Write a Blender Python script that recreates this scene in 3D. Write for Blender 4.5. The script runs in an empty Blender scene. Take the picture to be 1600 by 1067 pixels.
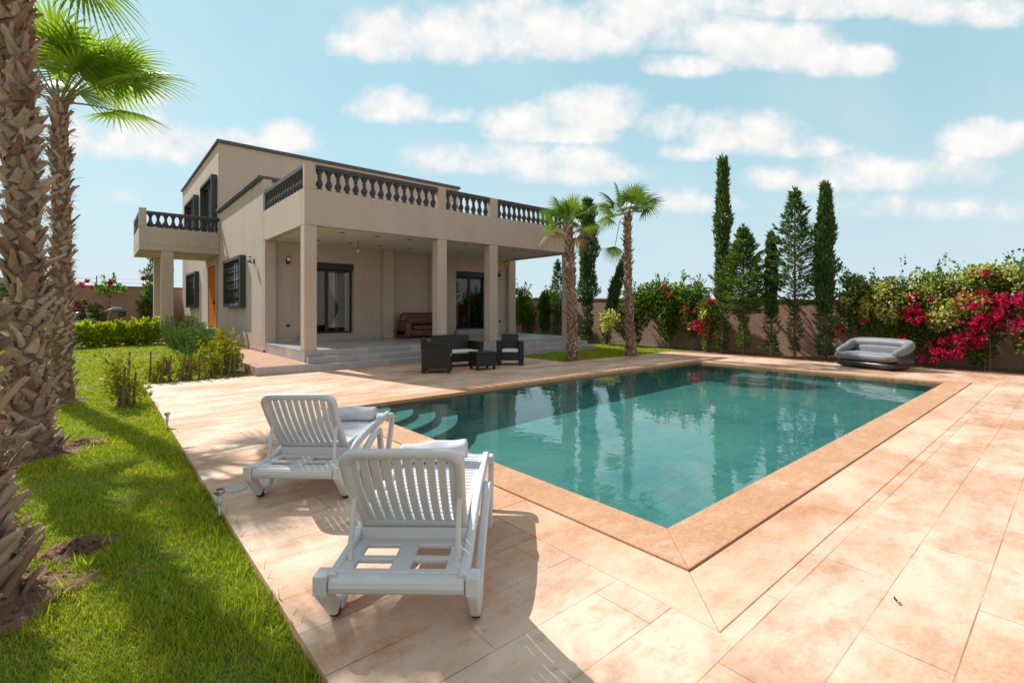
import bpy, bmesh, math, random
import numpy as np
from mathutils import Vector, Matrix
R = math.radians
random.seed(7); rng = np.random.default_rng(11)
sc = bpy.context.scene
col = sc.collection

# ------------------------------------------------------------------ camera
EYE = 1.45
cam_d = bpy.data.cameras.new('camera'); cam = bpy.data.objects.new('camera', cam_d); col.objects.link(cam)
cam_d.sensor_width = 36.0; cam_d.lens = 36.0 * 760 / 1600; cam_d.shift_y = -48.5 / 1600
cam_d.clip_start = 0.05; cam_d.clip_end = 3000
cam.location = (0, 0, EYE); cam.rotation_euler = (R(90), 0, R(49.5 - 90))
sc.camera = cam
FWD = Vector((math.cos(R(49.5)), math.sin(R(49.5)), 0)); RGT = Vector((math.sin(R(49.5)), -math.cos(R(49.5)), 0))

# ------------------------------------------------------------------ light, sky, exposure
SUN_TO = Vector((-0.235, 1.06, 1.0)).normalized()
SUN_EL = math.asin(SUN_TO.z); SUN_AZ = math.atan2(SUN_TO.x, SUN_TO.y)
sd = bpy.data.lights.new('sun', 'SUN'); sd.energy = 4.3; sd.angle = R(0.53); sd.color = (1.0, 0.955, 0.89)
sun = bpy.data.objects.new('sun', sd); col.objects.link(sun)
sun.location = (0, 0, 30); sun.rotation_euler = SUN_TO.to_track_quat('Z', 'Y').to_euler()
sc.view_settings.view_transform = 'Standard'; sc.view_settings.look = 'None'
sc.view_settings.exposure = 0.57; sc.view_settings.gamma = 1.0
SKY_STRENGTH = 0.105

w = bpy.data.worlds.new('World'); sc.world = w; w.use_nodes = True
nt = w.node_tree; N = nt.nodes; L = nt.links; N.clear()
def wn(t, **k):
    n = N.new(t)
    for a, b in k.items(): setattr(n, a, b)
    return n
def wmath(op, a, b=None, c=None):
    n = wn('ShaderNodeMath', operation=op)
    for i, v in enumerate((a, b, c)):
        if v is None: continue
        if isinstance(v, (int, float)): n.inputs[i].default_value = v
        else: L.new(v, n.inputs[i])
    return n.outputs[0]
out = wn('ShaderNodeOutputWorld'); bg = wn('ShaderNodeBackground'); bg.inputs['Strength'].default_value = SKY_STRENGTH
sky = wn('ShaderNodeTexSky', sky_type='NISHITA'); sky.sun_disc = False
sky.sun_elevation = SUN_EL; sky.sun_rotation = SUN_AZ; sky.air_density = 1.0; sky.dust_density = 0.25; sky.ozone_density = 1.0
tc = wn('ShaderNodeTexCoord')
def dot(v):
    n = wn('ShaderNodeVectorMath', operation='DOT_PRODUCT'); L.new(tc.outputs['Generated'], n.inputs[0]); n.inputs[1].default_value = v
    return n.outputs['Value']
dF, dR, dZ = dot(FWD), dot(RGT), dot((0, 0, 1))
dFs = wmath('MAXIMUM', dF, 0.08)
cs = wmath('DIVIDE', dR, dFs); ct = wmath('DIVIDE', dZ, dFs)
cv = wn('ShaderNodeCombineXYZ'); L.new(cs, cv.inputs[0]); L.new(ct, cv.inputs[1])
mp = wn('ShaderNodeMapping'); mp.inputs['Scale'].default_value = (1.0, 1.1, 1.0); L.new(cv.outputs[0], mp.inputs['Vector'])
nz = wn('ShaderNodeTexNoise'); nz.inputs['Scale'].default_value = 9.0; nz.inputs['Detail'].default_value = 9; nz.inputs['Roughness'].default_value = 0.58
L.new(mp.outputs[0], nz.inputs['Vector'])
nz2 = wn('ShaderNodeTexNoise'); nz2.inputs['Scale'].default_value = 3.2; nz2.inputs['Detail'].default_value = 6; nz2.inputs['Roughness'].default_value = 0.5
L.new(mp.outputs[0], nz2.inputs['Vector'])
# cumulus clouds: bearing and height in the sky (tangent units around the look direction), half sizes, weight
CLOUDS = [(605, 66, 85, 46, 1), (690, 62, 90, 56, 1), (800, 50, 110, 62, 1), (900, 60, 95, 52, 1), (985, 30, 100, 48, 1), (1055, 52, 45, 30, .8),
          (1110, 62, 90, 42, .95), (1215, 82, 120, 44, 1), (1320, 98, 90, 30, 1), (1080, 104, 70, 24, .9), (1300, 8, 230, 34, .9), (1500, 20, 130, 32, .85),
          (605, 170, 66, 36, 1), (700, 180, 34, 18, .6), (815, 195, 60, 34, .95), (930, 182, 90, 44, 1), (1030, 200, 60, 34, .9), (870, 212, 110, 22, .9),
          (1165, 215, 105, 38, 1), (1250, 232, 70, 24, .9), (1070, 240, 60, 18, .7), (800, 252, 160, 30, .85), (905, 272, 110, 26, .75),
          (1400, 272, 150, 34, .8), (1250, 285, 110, 24, .7), (1540, 222, 76, 34, 1), (205, 222, 70, 44, 1), (270, 232, 60, 36, .95), (350, 226, 60, 26, .8),
          (450, 220, 50, 30, .95), (125, 222, 40, 34, .8), (190, 158, 55, 20, .6), (1080, 318, 150, 20, .55), (190, 310, 60, 14, .5), (690, 320, 90, 16, .4),
          (1450, 330, 200, 20, .5), (60, 330, 90, 18, .5)]
field = None; shade = None
for px, py, rx, ry, wt in CLOUDS:
    s0, t0, a, b = (px - 800) / 760, (485 - py) / 760, rx / 760 * 1.3, ry / 760 * 1.32
    u = wmath('MULTIPLY', wmath('SUBTRACT', cs, s0), 1 / a)
    v0 = wmath('SUBTRACT', ct, t0)
    v = wmath('MAXIMUM', wmath('MULTIPLY', v0, 1 / b), wmath('MULTIPLY', v0, -1.55 / b))     # flatter underside
    d = wmath('ADD', wmath('MULTIPLY', u, u), wmath('MULTIPLY', v, v))
    f = wmath('MULTIPLY_ADD', d, -wt, wt)
    field = f if field is None else wmath('MAXIMUM', field, f)
field = wmath('MAXIMUM', field, -0.35)
pert = wmath('MULTIPLY_ADD', nz.outputs['Fac'], 2.3, -1.18)
pert2 = wmath('MULTIPLY_ADD', nz2.outputs['Fac'], 1.0, -0.5)
dens = wmath('ADD', wmath('ADD', field, pert), pert2)
mr = wn('ShaderNodeMapRange', interpolation_type='SMOOTHSTEP'); L.new(dens, mr.inputs['Value'])
mr.inputs['From Min'].default_value = -0.05; mr.inputs['From Max'].default_value = 0.85
front = wn('ShaderNodeMapRange'); L.new(dF, front.inputs['Value']); front.inputs['From Min'].default_value = 0.1; front.inputs['From Max'].default_value = 0.25
mask = wmath('MULTIPLY', wmath('MULTIPLY', mr.outputs[0], front.outputs[0]), 0.93)
# high thin veil
veil = wn('ShaderNodeMapRange'); L.new(nz2.outputs['Fac'], veil.inputs['Value']); veil.inputs['From Min'].default_value = 0.42; veil.inputs['From Max'].default_value = 0.8; veil.inputs['To Max'].default_value = 0.28
tint = wn('ShaderNodeMix', data_type='RGBA', blend_type='MULTIPLY'); tint.inputs['Factor'].default_value = 1.0
L.new(sky.outputs[0], tint.inputs['A']); tint.inputs['B'].default_value = (1.05, 1.10, 0.86, 1)
flat = wn('ShaderNodeMix', data_type='RGBA'); flat.inputs['Factor'].default_value = 0.7; L.new(tint.outputs['Result'], flat.inputs['A']); flat.inputs['B'].default_value = (3.0, 4.95, 5.6, 1)
# pale band of dusty air over the horizon
hz = wn('ShaderNodeMapRange', interpolation_type='SMOOTHSTEP'); L.new(dZ, hz.inputs['Value'])
hz.inputs['From Min'].default_value = -0.02; hz.inputs['From Max'].default_value = 0.42; hz.inputs['To Min'].default_value = 0.85; hz.inputs['To Max'].default_value = 0.0
hmix = wn('ShaderNodeMix', data_type='RGBA'); L.new(hz.outputs[0], hmix.inputs['Factor']); L.new(flat.outputs['Result'], hmix.inputs['A']); hmix.inputs['B'].default_value = (4.1, 4.9, 5.5, 1)
vmix = wn('ShaderNodeMix', data_type='RGBA'); L.new(veil.outputs[0], vmix.inputs['Factor']); L.new(hmix.outputs['Result'], vmix.inputs['A']); vmix.inputs['B'].default_value = (5.2, 5.5, 5.7, 1)
ccol = wn('ShaderNodeMix', data_type='RGBA'); 
cr = wn('ShaderNodeMapRange', interpolation_type='SMOOTHSTEP'); L.new(dens, cr.inputs['Value']); cr.inputs['From Min'].default_value = 0.25; cr.inputs['From Max'].default_value = 1.1
mp2 = wn('ShaderNodeMapping'); mp2.inputs['Scale'].default_value = (1.0, 1.1, 1.0); mp2.inputs['Location'].default_value = (-0.012, 0.03, 0); L.new(cv.outputs[0], mp2.inputs['Vector'])
nz4 = wn('ShaderNodeTexNoise'); nz4.inputs['Scale'].default_value = 9.0; nz4.inputs['Detail'].default_value = 5; nz4.inputs['Roughness'].default_value = 0.55; L.new(mp2.outputs[0], nz4.inputs['Vector'])
lit = wmath('MULTIPLY_ADD', wmath('SUBTRACT', nz.outputs['Fac'], nz4.outputs['Fac']), 1.7, 0.66)
litc = wn('ShaderNodeClamp'); L.new(lit, litc.inputs['Value'])
L.new(wmath('MULTIPLY', litc.outputs[0], wmath('MULTIPLY_ADD', cr.outputs[0], 0.4, 0.6)), ccol.inputs['Factor']); ccol.inputs['A'].default_value = (4.9, 5.1, 5.3, 1); ccol.inputs['B'].default_value = (7.0, 6.75, 6.5, 1)
cmix = wn('ShaderNodeMix', data_type='RGBA'); L.new(mask, cmix.inputs['Factor']); L.new(vmix.outputs['Result'], cmix.inputs['A']); L.new(ccol.outputs['Result'], cmix.inputs['B'])
# unseen broken cloud overhead and behind the camera, added for neutral fill light
nz3 = wn('ShaderNodeTexNoise'); nz3.inputs['Scale'].default_value = 2.6; nz3.inputs['Detail'].default_value = 7; L.new(tc.outputs['Generated'], nz3.inputs['Vector'])
m3 = wn('ShaderNodeMapRange', interpolation_type='SMOOTHSTEP'); L.new(nz3.outputs['Fac'], m3.inputs['Value']); m3.inputs['From Min'].default_value = 0.36; m3.inputs['From Max'].default_value = 0.55
rear = wmath('MULTIPLY', wmath('SUBTRACT', 1.0, front.outputs[0]), m3.outputs[0])
rmix = wn('ShaderNodeMix', data_type='RGBA'); L.new(wmath('MULTIPLY', rear, 0.92), rmix.inputs['Factor']); L.new(cmix.outputs['Result'], rmix.inputs['A']); rmix.inputs['B'].default_value = (4.7, 4.35, 4.0, 1)
L.new(rmix.outputs['Result'], bg.inputs['Color']); L.new(bg.outputs[0], out.inputs['Surface'])
sc.cycles.use_denoising = True
sc.cycles.caustics_refractive = True; sc.cycles.caustics_reflective = False
sc.cycles.max_bounces = 8; sc.cycles.transparent_max_bounces = 16
sc.cycles.sample_clamp_indirect = 6

# ------------------------------------------------------------------ naming
def tag(o, label=None, cat=None, group=None, kind=None):
    if label: o['label'] = label
    if cat: o['category'] = cat
    if group: o['group'] = group
    if kind: o['kind'] = kind
    return o
def thing(name, loc, label, cat, group=None, rz=0.0):
    o = bpy.data.objects.new(name, None); col.objects.link(o); o.location = loc; o.rotation_euler = (0, 0, rz)
    o.empty_display_size = 0.2
    return tag(o, label, cat, group)
def copy_tree(o, parent=None):
    c = o.copy(); col.objects.link(c)
    if parent is not None: c.parent = parent
    for ch in list(o.children): copy_tree(ch, c)
    return c
def place(o, mats, parent=None, at_world=False, loc=None):
    if mats is not None:
        for m in (mats if isinstance(mats, (list, tuple)) else [mats]): o.data.materials.append(m)
    if loc is not None: o.location = loc
    if parent is not None:
        o.parent = parent
        if at_world: o.location = -world_loc(parent)
    return o
def world_loc(p):
    v = Vector((0, 0, 0))
    while p is not None: v = v + Vector(p.location); p = p.parent
    return v

# ------------------------------------------------------------------ mesh builders
class MB:
    def __init__(s): s.v = []; s.f = []
    def add(s, vs, fs):
        b = len(s.v); s.v += [tuple(p) for p in vs]; s.f += [tuple(i + b for i in f) for f in fs]; return s
    def box(s, x0, x1, y0, y1, z0, z1):
        return s.add([(x0, y0, z0), (x1, y0, z0), (x1, y1, z0), (x0, y1, z0), (x0, y0, z1), (x1, y0, z1), (x1, y1, z1), (x0, y1, z1)],
                     [(0, 3, 2, 1), (4, 5, 6, 7), (0, 1, 5, 4), (1, 2, 6, 5), (2, 3, 7, 6), (3, 0, 4, 7)])
    def xbox(s, M, sx, sy, sz):
        a, b, c = sx / 2, sy / 2, sz / 2
        p = [M @ Vector(q) for q in ((-a, -b, -c), (a, -b, -c), (a, b, -c), (-a, b, -c), (-a, -b, c), (a, -b, c), (a, b, c), (-a, b, c))]
        return s.add(p, [(0, 3, 2, 1), (4, 5, 6, 7), (0, 1, 5, 4), (1, 2, 6, 5), (2, 3, 7, 6), (3, 0, 4, 7)])
    def rings(s, rings, closed=True, cap=True):
        n = len(rings[0]); vs = [p for r in rings for p in r]; fs = []
        for i in range(len(rings) - 1):
            for j in range(n if closed else n - 1):
                k = (j + 1) % n
                fs.append((i * n + j, i * n + k, (i + 1) * n + k, (i + 1) * n + j))
        if cap:
            fs.append(tuple(range(n - 1, -1, -1))); fs.append(tuple((len(rings) - 1) * n + j for j in range(n)))
        return s.add(vs, fs)
    def tube(s, pts, rad, n=8, cap=True):
        pts = [Vector(p) for p in pts]; rr = rad if isinstance(rad, (list, tuple)) else [rad] * len(pts)
        rs = []; up = None
        for i, p in enumerate(pts):
            t = (pts[min(i + 1, len(pts) - 1)] - pts[max(i - 1, 0)]).normalized()
            if up is None: up = Vector((0, 0, 1)) if abs(t.z) < .9 else Vector((1, 0, 0))
            a = t.cross(up).normalized(); b = a.cross(t).normalized(); up = b
            rs.append([p + (a * math.cos(2 * math.pi * k / n) + b * math.sin(2 * math.pi * k / n)) * rr[i] for k in range(n)])
        return s.rings(rs, cap=cap)
    def lathe(s, prof, c=(0, 0, 0), n=12, cap=True):
        return s.rings([[(c[0] + r * math.cos(2 * math.pi * k / n), c[1] + r * math.sin(2 * math.pi * k / n), c[2] + z) for k in range(n)] for r, z in prof], cap=cap)
    def strip(s, path, half, thick, side=Vector((1, 0, 0))):
        """board swept along a path in the plane across `side`: rounded rectangular section"""
        path = [Vector(p) for p in path]; rs = []
        for i, p in enumerate(path):
            t = (path[min(i + 1, len(path) - 1)] - path[max(i - 1, 0)]).normalized()
            nrm = side.cross(t).normalized(); h = half[i] if isinstance(half, (list, tuple)) else half; q = thick[i] if isinstance(thick, (list, tuple)) else thick
            c = min(h, q) * .35
            rs.append([p + side * a + nrm * b for a, b in ((-h + c, -q), (h - c, -q), (h, -q + c), (h, q - c), (h - c, q), (-h + c, q), (-h, q - c), (-h, -q + c))])
        return s.rings(rs)
    def build(s, name, mat, parent=None, smooth=False, bevel=0, seg=2, w=False, loc=None, sub=0, fix=True):
        me = bpy.data.meshes.new(name); me.from_pydata(s.v, [], s.f); me.validate()
        if fix: bm = bmesh.new(); bm.from_mesh(me); bmesh.ops.recalc_face_normals(bm, faces=bm.faces); bm.to_mesh(me); bm.free()
        o = bpy.data.objects.new(name, me); col.objects.link(o)
        place(o, mat, parent, w, loc)
        if bevel:
            m = o.modifiers.new('bevel', 'BEVEL'); m.width = bevel; m.segments = seg; m.limit_method = 'ANGLE'; m.angle_limit = R(40)
        if sub:
            m = o.modifiers.new('sub', 'SUBSURF'); m.levels = sub; m.render_levels = sub
        if smooth:
            me.polygons.foreach_set('use_smooth', [True] * len(me.polygons))
        return o
def smooth_path(pts, k=6):
    """Catmull-Rom through the points"""
    P = [Vector(p) for p in pts]; o = []
    for i in range(len(P) - 1):
        a, b, c, d = P[max(i - 1, 0)], P[i], P[i + 1], P[min(i + 2, len(P) - 1)]
        for j in range(k):
            t = j / k; o.append(.5 * ((2 * b) + (c - a) * t + (2 * a - 5 * b + 4 * c - d) * t * t + (3 * b - a - 3 * c + d) * t ** 3))
    o.append(P[-1]); return o
def np_mesh(name, V, Q, mat, parent=None, w=False, smooth=False):
    V = np.asarray(V, np.float32); Q = np.asarray(Q, np.int32); k = Q.shape[1]
    me = bpy.data.meshes.new(name); me.vertices.add(len(V)); me.vertices.foreach_set('co', V.ravel())
    me.loops.add(Q.size); me.loops.foreach_set('vertex_index', Q.ravel())
    me.polygons.add(len(Q)); me.polygons.foreach_set('loop_start', np.arange(0, Q.size, k, dtype=np.int32)); me.polygons.foreach_set('loop_total', np.full(len(Q), k, np.int32))
    if smooth: me.polygons.foreach_set('use_smooth', np.ones(len(Q), bool))
    me.update(calc_edges=True)
    o = bpy.data.objects.new(name, me); col.objects.link(o)
    return place(o, mat, parent, w)
def unit(a): return a / np.maximum(np.linalg.norm(a, axis=1, keepdims=True), 1e-9)
def leaf_cards(P, D, S, wr=.35, fold=.12, rnd=rng):
    """one folded pointed leaf per point: P base, D axis, S length"""
    n = len(P); D = unit(D); S = np.broadcast_to(np.asarray(S), (n,))[:, None]
    q = unit(rnd.normal(size=(n, 3))); side = unit(np.cross(D, q)); up = np.cross(side, D)
    m = P + D * S * .48
    V = np.stack([P, m + side * S * wr + up * S * fold, P + D * S, m - side * S * wr + up * S * fold], 1).reshape(-1, 3)
    Q = np.arange(4 * n).reshape(n, 4)
    return V, Q

# ------------------------------------------------------------------ materials
def newmat(name):
    m = bpy.data.materials.new(name); m.use_nodes = True; t = m.node_tree
    return m, t, t.nodes, t.links, t.nodes['Principled BSDF']
def c4(c): return (c[0], c[1], c[2], 1)
def noise(t, vec, scale, detail=6, rough=.55, dist=0):
    n = t.nodes.new('ShaderNodeTexNoise'); n.inputs['Scale'].default_value = scale; n.inputs['Detail'].default_value = detail; n.inputs['Roughness'].default_value = rough; n.inputs['Distortion'].default_value = dist
    if vec is not None: t.links.new(vec, n.inputs['Vector'])
    return n.outputs['Fac']
def ramp(t, fac, stops):
    r = t.nodes.new('ShaderNodeValToRGB'); e = r.color_ramp.elements
    while len(e) < len(stops): e.new(.5)
    for i, (p, c) in enumerate(stops): e[i].position = p; e[i].color = c4(c)
    t.links.new(fac, r.inputs[0]); return r.outputs[0]
def mixc(t, fac, a, b, mode='MIX'):
    n = t.nodes.new('ShaderNodeMix'); n.data_type = 'RGBA'; n.blend_type = mode
    for k, v in (('Factor', fac), ('A', a), ('B', b)):
        if isinstance(v, (int, float)): n.inputs[k].default_value = v
        elif isinstance(v, tuple): n.inputs[k].default_value = c4(v)
        else: t.links.new(v, n.inputs[k])
    return n.outputs['Result']
def mapr(t, v, a, b, c=0., d=1.):
    n = t.nodes.new('ShaderNodeMapRange'); t.links.new(v, n.inputs['Value'])
    for k, x in zip(('From Min', 'From Max', 'To Min', 'To Max'), (a, b, c, d)): n.inputs[k].default_value = x
    return n.outputs[0]
def objvec(t, scale=(1, 1, 1), rot=(0, 0, 0)):
    c = t.nodes.new('ShaderNodeTexCoord'); m = t.nodes.new('ShaderNodeMapping'); m.inputs['Scale'].default_value = scale; m.inputs['Rotation'].default_value = rot
    t.links.new(c.outputs['Object'], m.inputs['Vector']); return m.outputs[0]
def bump(t, bsdf, h, strength=.3, dist=.01):
    b = t.nodes.new('ShaderNodeBump'); b.inputs['Strength'].default_value = strength; b.inputs['Distance'].default_value = dist
    t.links.new(h, b.inputs['Height']); t.links.new(b.outputs[0], bsdf.inputs['Normal'])
def pmat(name, c1, c2=None, scale=3., rough=.6, bs=0, bscale=60., bd=.01, stretch=(1, 1, 1), metal=0., spec=.5, sheen=0):
    m, t, n, l, b = newmat(name); v = objvec(t, stretch); c2 = c2 or tuple(x * .82 for x in c1)
    f = noise(t, v, scale, 7, .6)
    l.new(ramp(t, f, [(.3, c2), (.7, c1)]), b.inputs['Base Color'])
    b.inputs['Roughness'].default_value = rough; b.inputs['Metallic'].default_value = metal; b.inputs['Specular IOR Level'].default_value = spec
    if bs: bump(t, b, noise(t, v, bscale, 5, .6), bs, bd)
    return m
def leafmat(name, cols, trans=.35, tcol=None, rough=.45, spec=.4, big=0):
    """leaf: colour varies leaf by leaf; part of the light passes through"""
    m, t, n, l, b = newmat(name); g = n.new('ShaderNodeNewGeometry')
    k = len(cols); c = ramp(t, g.outputs['Random Per Island'], [(i / max(k - 1, 1), q) for i, q in enumerate(cols)])
    if big:
        f = noise(t, objvec(t), big, 3); c = mixc(t, mapr(t, f, .35, .65), c, mixc(t, 1.0, c, (.55, .62, .6), 'MULTIPLY'))
    l.new(c, b.inputs['Base Color']); b.inputs['Roughness'].default_value = rough; b.inputs['Specular IOR Level'].default_value = spec * .4
    tr = n.new('ShaderNodeBsdfTranslucent'); l.new(mixc(t, 1.0, c, tcol or (1.5, 1.6, .7), 'MULTIPLY'), tr.inputs['Color'])
    mx = n.new('ShaderNodeMixShader'); mx.inputs[0].default_value = trans; l.new(b.outputs[0], mx.inputs[1]); l.new(tr.outputs[0], mx.inputs[2])
    l.new(mx.outputs[0], n['Material Output'].inputs['Surface'])
    return m
M = {}
# stone paving of the deck: cream slabs with peach and rust staining, long joints along X
def deckmat(name, rust, cream=(.72, .585, .485), joints=True):
    m, t, n, l, b = newmat(name); v = objvec(t); vs = objvec(t, (.75, 1.35, 1))
    base = ramp(t, noise(t, vs, 2.3, 12, .70, .08), [(.30, (.50, .295, .19)), (.41, (.62, .435, .33)), (.48, cream), (.56, cream), (.63, (.64, .45, .335)), (.74, (.47, .255, .15))])
    st = mapr(t, noise(t, vs, .8, 10, .68, .1), .53 - rust * .12, .64)
    c = mixc(t, st, base, ramp(t, noise(t, vs, 4.1, 10, .7, .05), [(.3, (.40, .185, .085)), (.7, (.53, .28, .15))]))
    fine = noise(t, v, 42, 10, .78)
    c = mixc(t, mapr(t, fine, .42, .62, 0, .34), c, (.74, .62, .52))
    spots = mapr(t, noise(t, v, 11, 6, .6), .64, .70, 0, .4); c = mixc(t, spots, c, (.34, .24, .17))
    c = mixc(t, 1., c, (.97, .875, .81) if rust < 1 else (.93, .86, .79), 'MULTIPLY')
    h = fine
    if joints:
        br = n.new('ShaderNodeTexBrick'); l.new(v, br.inputs['Vector']); br.offset = .5; br.inputs['Scale'].default_value = 1
        br.inputs['Brick Width'].default_value = 1.3; br.inputs['Row Height'].default_value = .325; br.inputs['Mortar Size'].default_value = .0032; br.inputs['Mortar Smooth'].default_value = .1
        br.inputs['Color1'].default_value = (1, 1, 1, 1); br.inputs['Color2'].default_value = (.80, .76, .75, 1); br.inputs['Mortar'].default_value = (.42, .28, .19, 1)
        c = mixc(t, mapr(t, noise(t, v, 1.7, 3), .35, .6, .15, .9), c, mixc(t, 1., c, br.outputs['Color'], 'MULTIPLY'))
    l.new(c, b.inputs['Base Color']); l.new(mapr(t, fine, .3, .7, .5, .72), b.inputs['Roughness']); b.inputs['Specular IOR Level'].default_value = .3
    bump(t, b, noise(t, v, 55, 6, .7), .25, .006)
    return m
M['deck'] = deckmat('deck_stone', .85)
M['band'] = deckmat('border_stone', .95, (.68, .52, .41), False)
M['coping'] = deckmat('coping_stone', 1.35, (.52, .285, .145), False)
M['gap'] = pmat('dark_joint', (.10, .065, .045), rough=.9)  # dark brown bed seen through the open joints
M['edge'] = pmat('deck_edge', (.36, .25, .17), (.22, .14, .1), 4, .85, .4, 30)
M['soil'] = pmat('red_soil', (.235, .125, .075), (.115, .06, .038), 5, .95, .8, 14, .05)
M['sand'] = pmat('dry_ground', (.42, .31, .21), (.3, .21, .14), .3, .95)
M['turf'] = pmat('turf_base', (.13, .18, .025), (.085, .125, .018), 2.5, .9, .6, 40, .03)

def cells(name, xs, ys, inside, z1, z0, mat, kind='structure', zf=None):
    """sheet made of the filled cells of a grid, with skirts down to z0 along its free edges"""
    mb = MB(); F = lambda i, j: 0 <= i < len(xs) - 1 and 0 <= j < len(ys) - 1 and inside((xs[i] + xs[i + 1]) / 2, (ys[j] + ys[j + 1]) / 2)
    zz = zf or (lambda x, y: z1); idx = {}
    def vid(i, j):
        if (i, j) not in idx: idx[i, j] = len(mb.v); mb.v.append((xs[i], ys[j], zz(xs[i], ys[j])))
        return idx[i, j]
    for i in range(len(xs) - 1):
        for j in range(len(ys) - 1):
            if not F(i, j): continue
            mb.f.append((vid(i, j), vid(i + 1, j), vid(i + 1, j + 1), vid(i, j + 1)))
            if z0 is None: continue
            for di, dj, a, c in ((0, -1, (i, j), (i + 1, j)), (1, 0, (i + 1, j), (i + 1, j + 1)), (0, 1, (i + 1, j + 1), (i, j + 1)), (-1, 0, (i, j + 1), (i, j))):
                if not F(i + di, j + dj):
                    k = len(mb.v); mb.v += [(xs[c[0]], ys[c[1]], z0), (xs[a[0]], ys[a[1]], z0)]
                    mb.f.append((vid(*c), vid(*a), k + 1, k))
    return tag(mb.build(name, mat, fix=False), kind=kind)

# pool plan (inner coping edge, outer coping edge, outer border edge)
PI = (2.87, 12.92, 1.78, 7.10); PO = (2.51, 13.27, 1.42, 7.50); PB = (2.14, 13.64, 1.06, 7.87)
g = .005
def inr(r, x, y, e=0): return r[0] - e < x < r[1] + e and r[2] - e < y < r[3] + e
xs = sorted({.69, 2.67, PB[0] - g, PB[1] + g, 10.0, 15.55, 6.0}); ys = sorted({-7, PB[2] - g, PB[3] + g, 9.42, 11.9, 4.0})
cells('pool_deck', xs, ys, lambda x, y: not inr(PB, x, y, g) and (y < 9.42 or x < 10.0), 0, -.14, M['deck'])
def ring(name, outer, inner, z1, z0, mat, gap=.0016, cuts=()):
    """four mitred stone strips with hairline joints"""
    mb = MB(); ox0, ox1, oy0, oy1 = outer; ix0, ix1, iy0, iy1 = inner
    for A, B, C, D in (((ox0, oy0), (ox1, oy0), (ix1, iy0), (ix0, iy0)), ((ox1, oy0), (ox1, oy1), (ix1, iy1), (ix1, iy0)),
                       ((ox1, oy1), (ox0, oy1), (ix0, iy1), (ix1, iy1)), ((ox0, oy1), (ox0, oy0), (ix0, iy0), (ix0, iy1))):
        A, B, C, D = map(Vector, (A, B, C, D)); n = max(1, round((B - A).length / 1.9)); t = (B - A).normalized()
        for k in range(n):
            f0, f1 = k / n, (k + 1) / n
            q = [A.lerp(B, f0) + t * gap, A.lerp(B, f1) - t * gap, D.lerp(C, f1) - t * gap, D.lerp(C, f0) + t * gap]
            if 0 < k: q[3] = Vector(q[3]); dq = (q[0] - q[3]).dot(t); q[3] = q[3] + t * dq if abs(dq) < .4 else q[3]
            if k < n - 1: dq = (q[1] - q[2]).dot(t); q[2] = q[2] + t * dq if abs(dq) < .4 else q[2]
            mb.add([(p.x, p.y, z0) for p in q] + [(p.x, p.y, z1) for p in q], [(0, 3, 2, 1), (4, 5, 6, 7), (0, 1, 5, 4), (1, 2, 6, 5), (2, 3, 7, 6), (3, 0, 4, 7)])
    return tag(mb.build(name, mat, bevel=.004, seg=2), kind='structure')
ring('pool_border', PB, (PO[0] - .008, PO[1] + .008, PO[2] - .008, PO[3] + .008), .001, -.06, M['band'])
ring('pool_coping', PO, PI, .012, -.07, M['coping'])
cells('deck_bed', [PB[0] - .06, PI[0] - .02, PI[1] + .02, PB[1] + .06], [PB[2] - .06, PI[2] - .02, PI[3] + .02, PB[3] + .06],
      lambda x, y: not inr(PI, x, y), -.05, -.3, M['gap'])

# pool basin and its tiles
m, t, n, l, b = newmat('pool_tile'); v = objvec(t)
gN = n.new('ShaderNodeNewGeometry'); sp = n.new('ShaderNodeSeparateXYZ'); l.new(gN.outputs['Position'], sp.inputs[0]); sn = n.new('ShaderNodeSeparateXYZ'); l.new(gN.outputs['Normal'], sn.inputs[0])
cb = n.new('ShaderNodeCombineXYZ'); ad = n.new('ShaderNodeMath'); ad.operation = 'ADD'; l.new(sp.outputs[0], ad.inputs[0]); l.new(sp.outputs[1], ad.inputs[1]); l.new(ad.outputs[0], cb.inputs[0]); l.new(sp.outputs[2], cb.inputs[1])
vm = n.new('ShaderNodeMix'); vm.data_type = 'VECTOR'; az = n.new('ShaderNodeMath'); az.operation = 'ABSOLUTE'; l.new(sn.outputs[2], az.inputs[0]); gt = n.new('ShaderNodeMath'); gt.operation = 'GREATER_THAN'; l.new(az.outputs[0], gt.inputs[0]); gt.inputs[1].default_value = .5
l.new(gt.outputs[0], vm.inputs['Factor']); l.new(cb.outputs[0], vm.inputs['A']); l.new(gN.outputs['Position'], vm.inputs['B'])
br = n.new('ShaderNodeTexBrick'); l.new(vm.outputs['Result'], br.inputs['Vector']); br.inputs['Scale'].default_value = 1; br.inputs['Brick Width'].default_value = .2; br.inputs['Row Height'].default_value = .2; br.inputs['Mortar Size'].default_value = .004; br.offset = .5
br.inputs['Color1'].default_value = (.135, .33, .305, 1); br.inputs['Color2'].default_value = (.095, .255, .24, 1); br.inputs['Mortar'].default_value = (.07, .185, .17, 1)
c = mixc(t, mapr(t, noise(t, v, .55, 8, .7), .40, .62, 0, .75), br.outputs['Color'], (.21, .41, .325)); l.new(mixc(t, mapr(t, noise(t, v, 9, 6), .3, .7, 0, .3), c, (.09, .24, .2)), b.inputs['Base Color']); b.inputs['Roughness'].default_value = .6
M['pool'] = m
WL, PD = -.035, 1.3
x0, x1, y0, y1 = PI[0] - .02, PI[1] + .02, PI[2] - .02, PI[3] + .02
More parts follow.
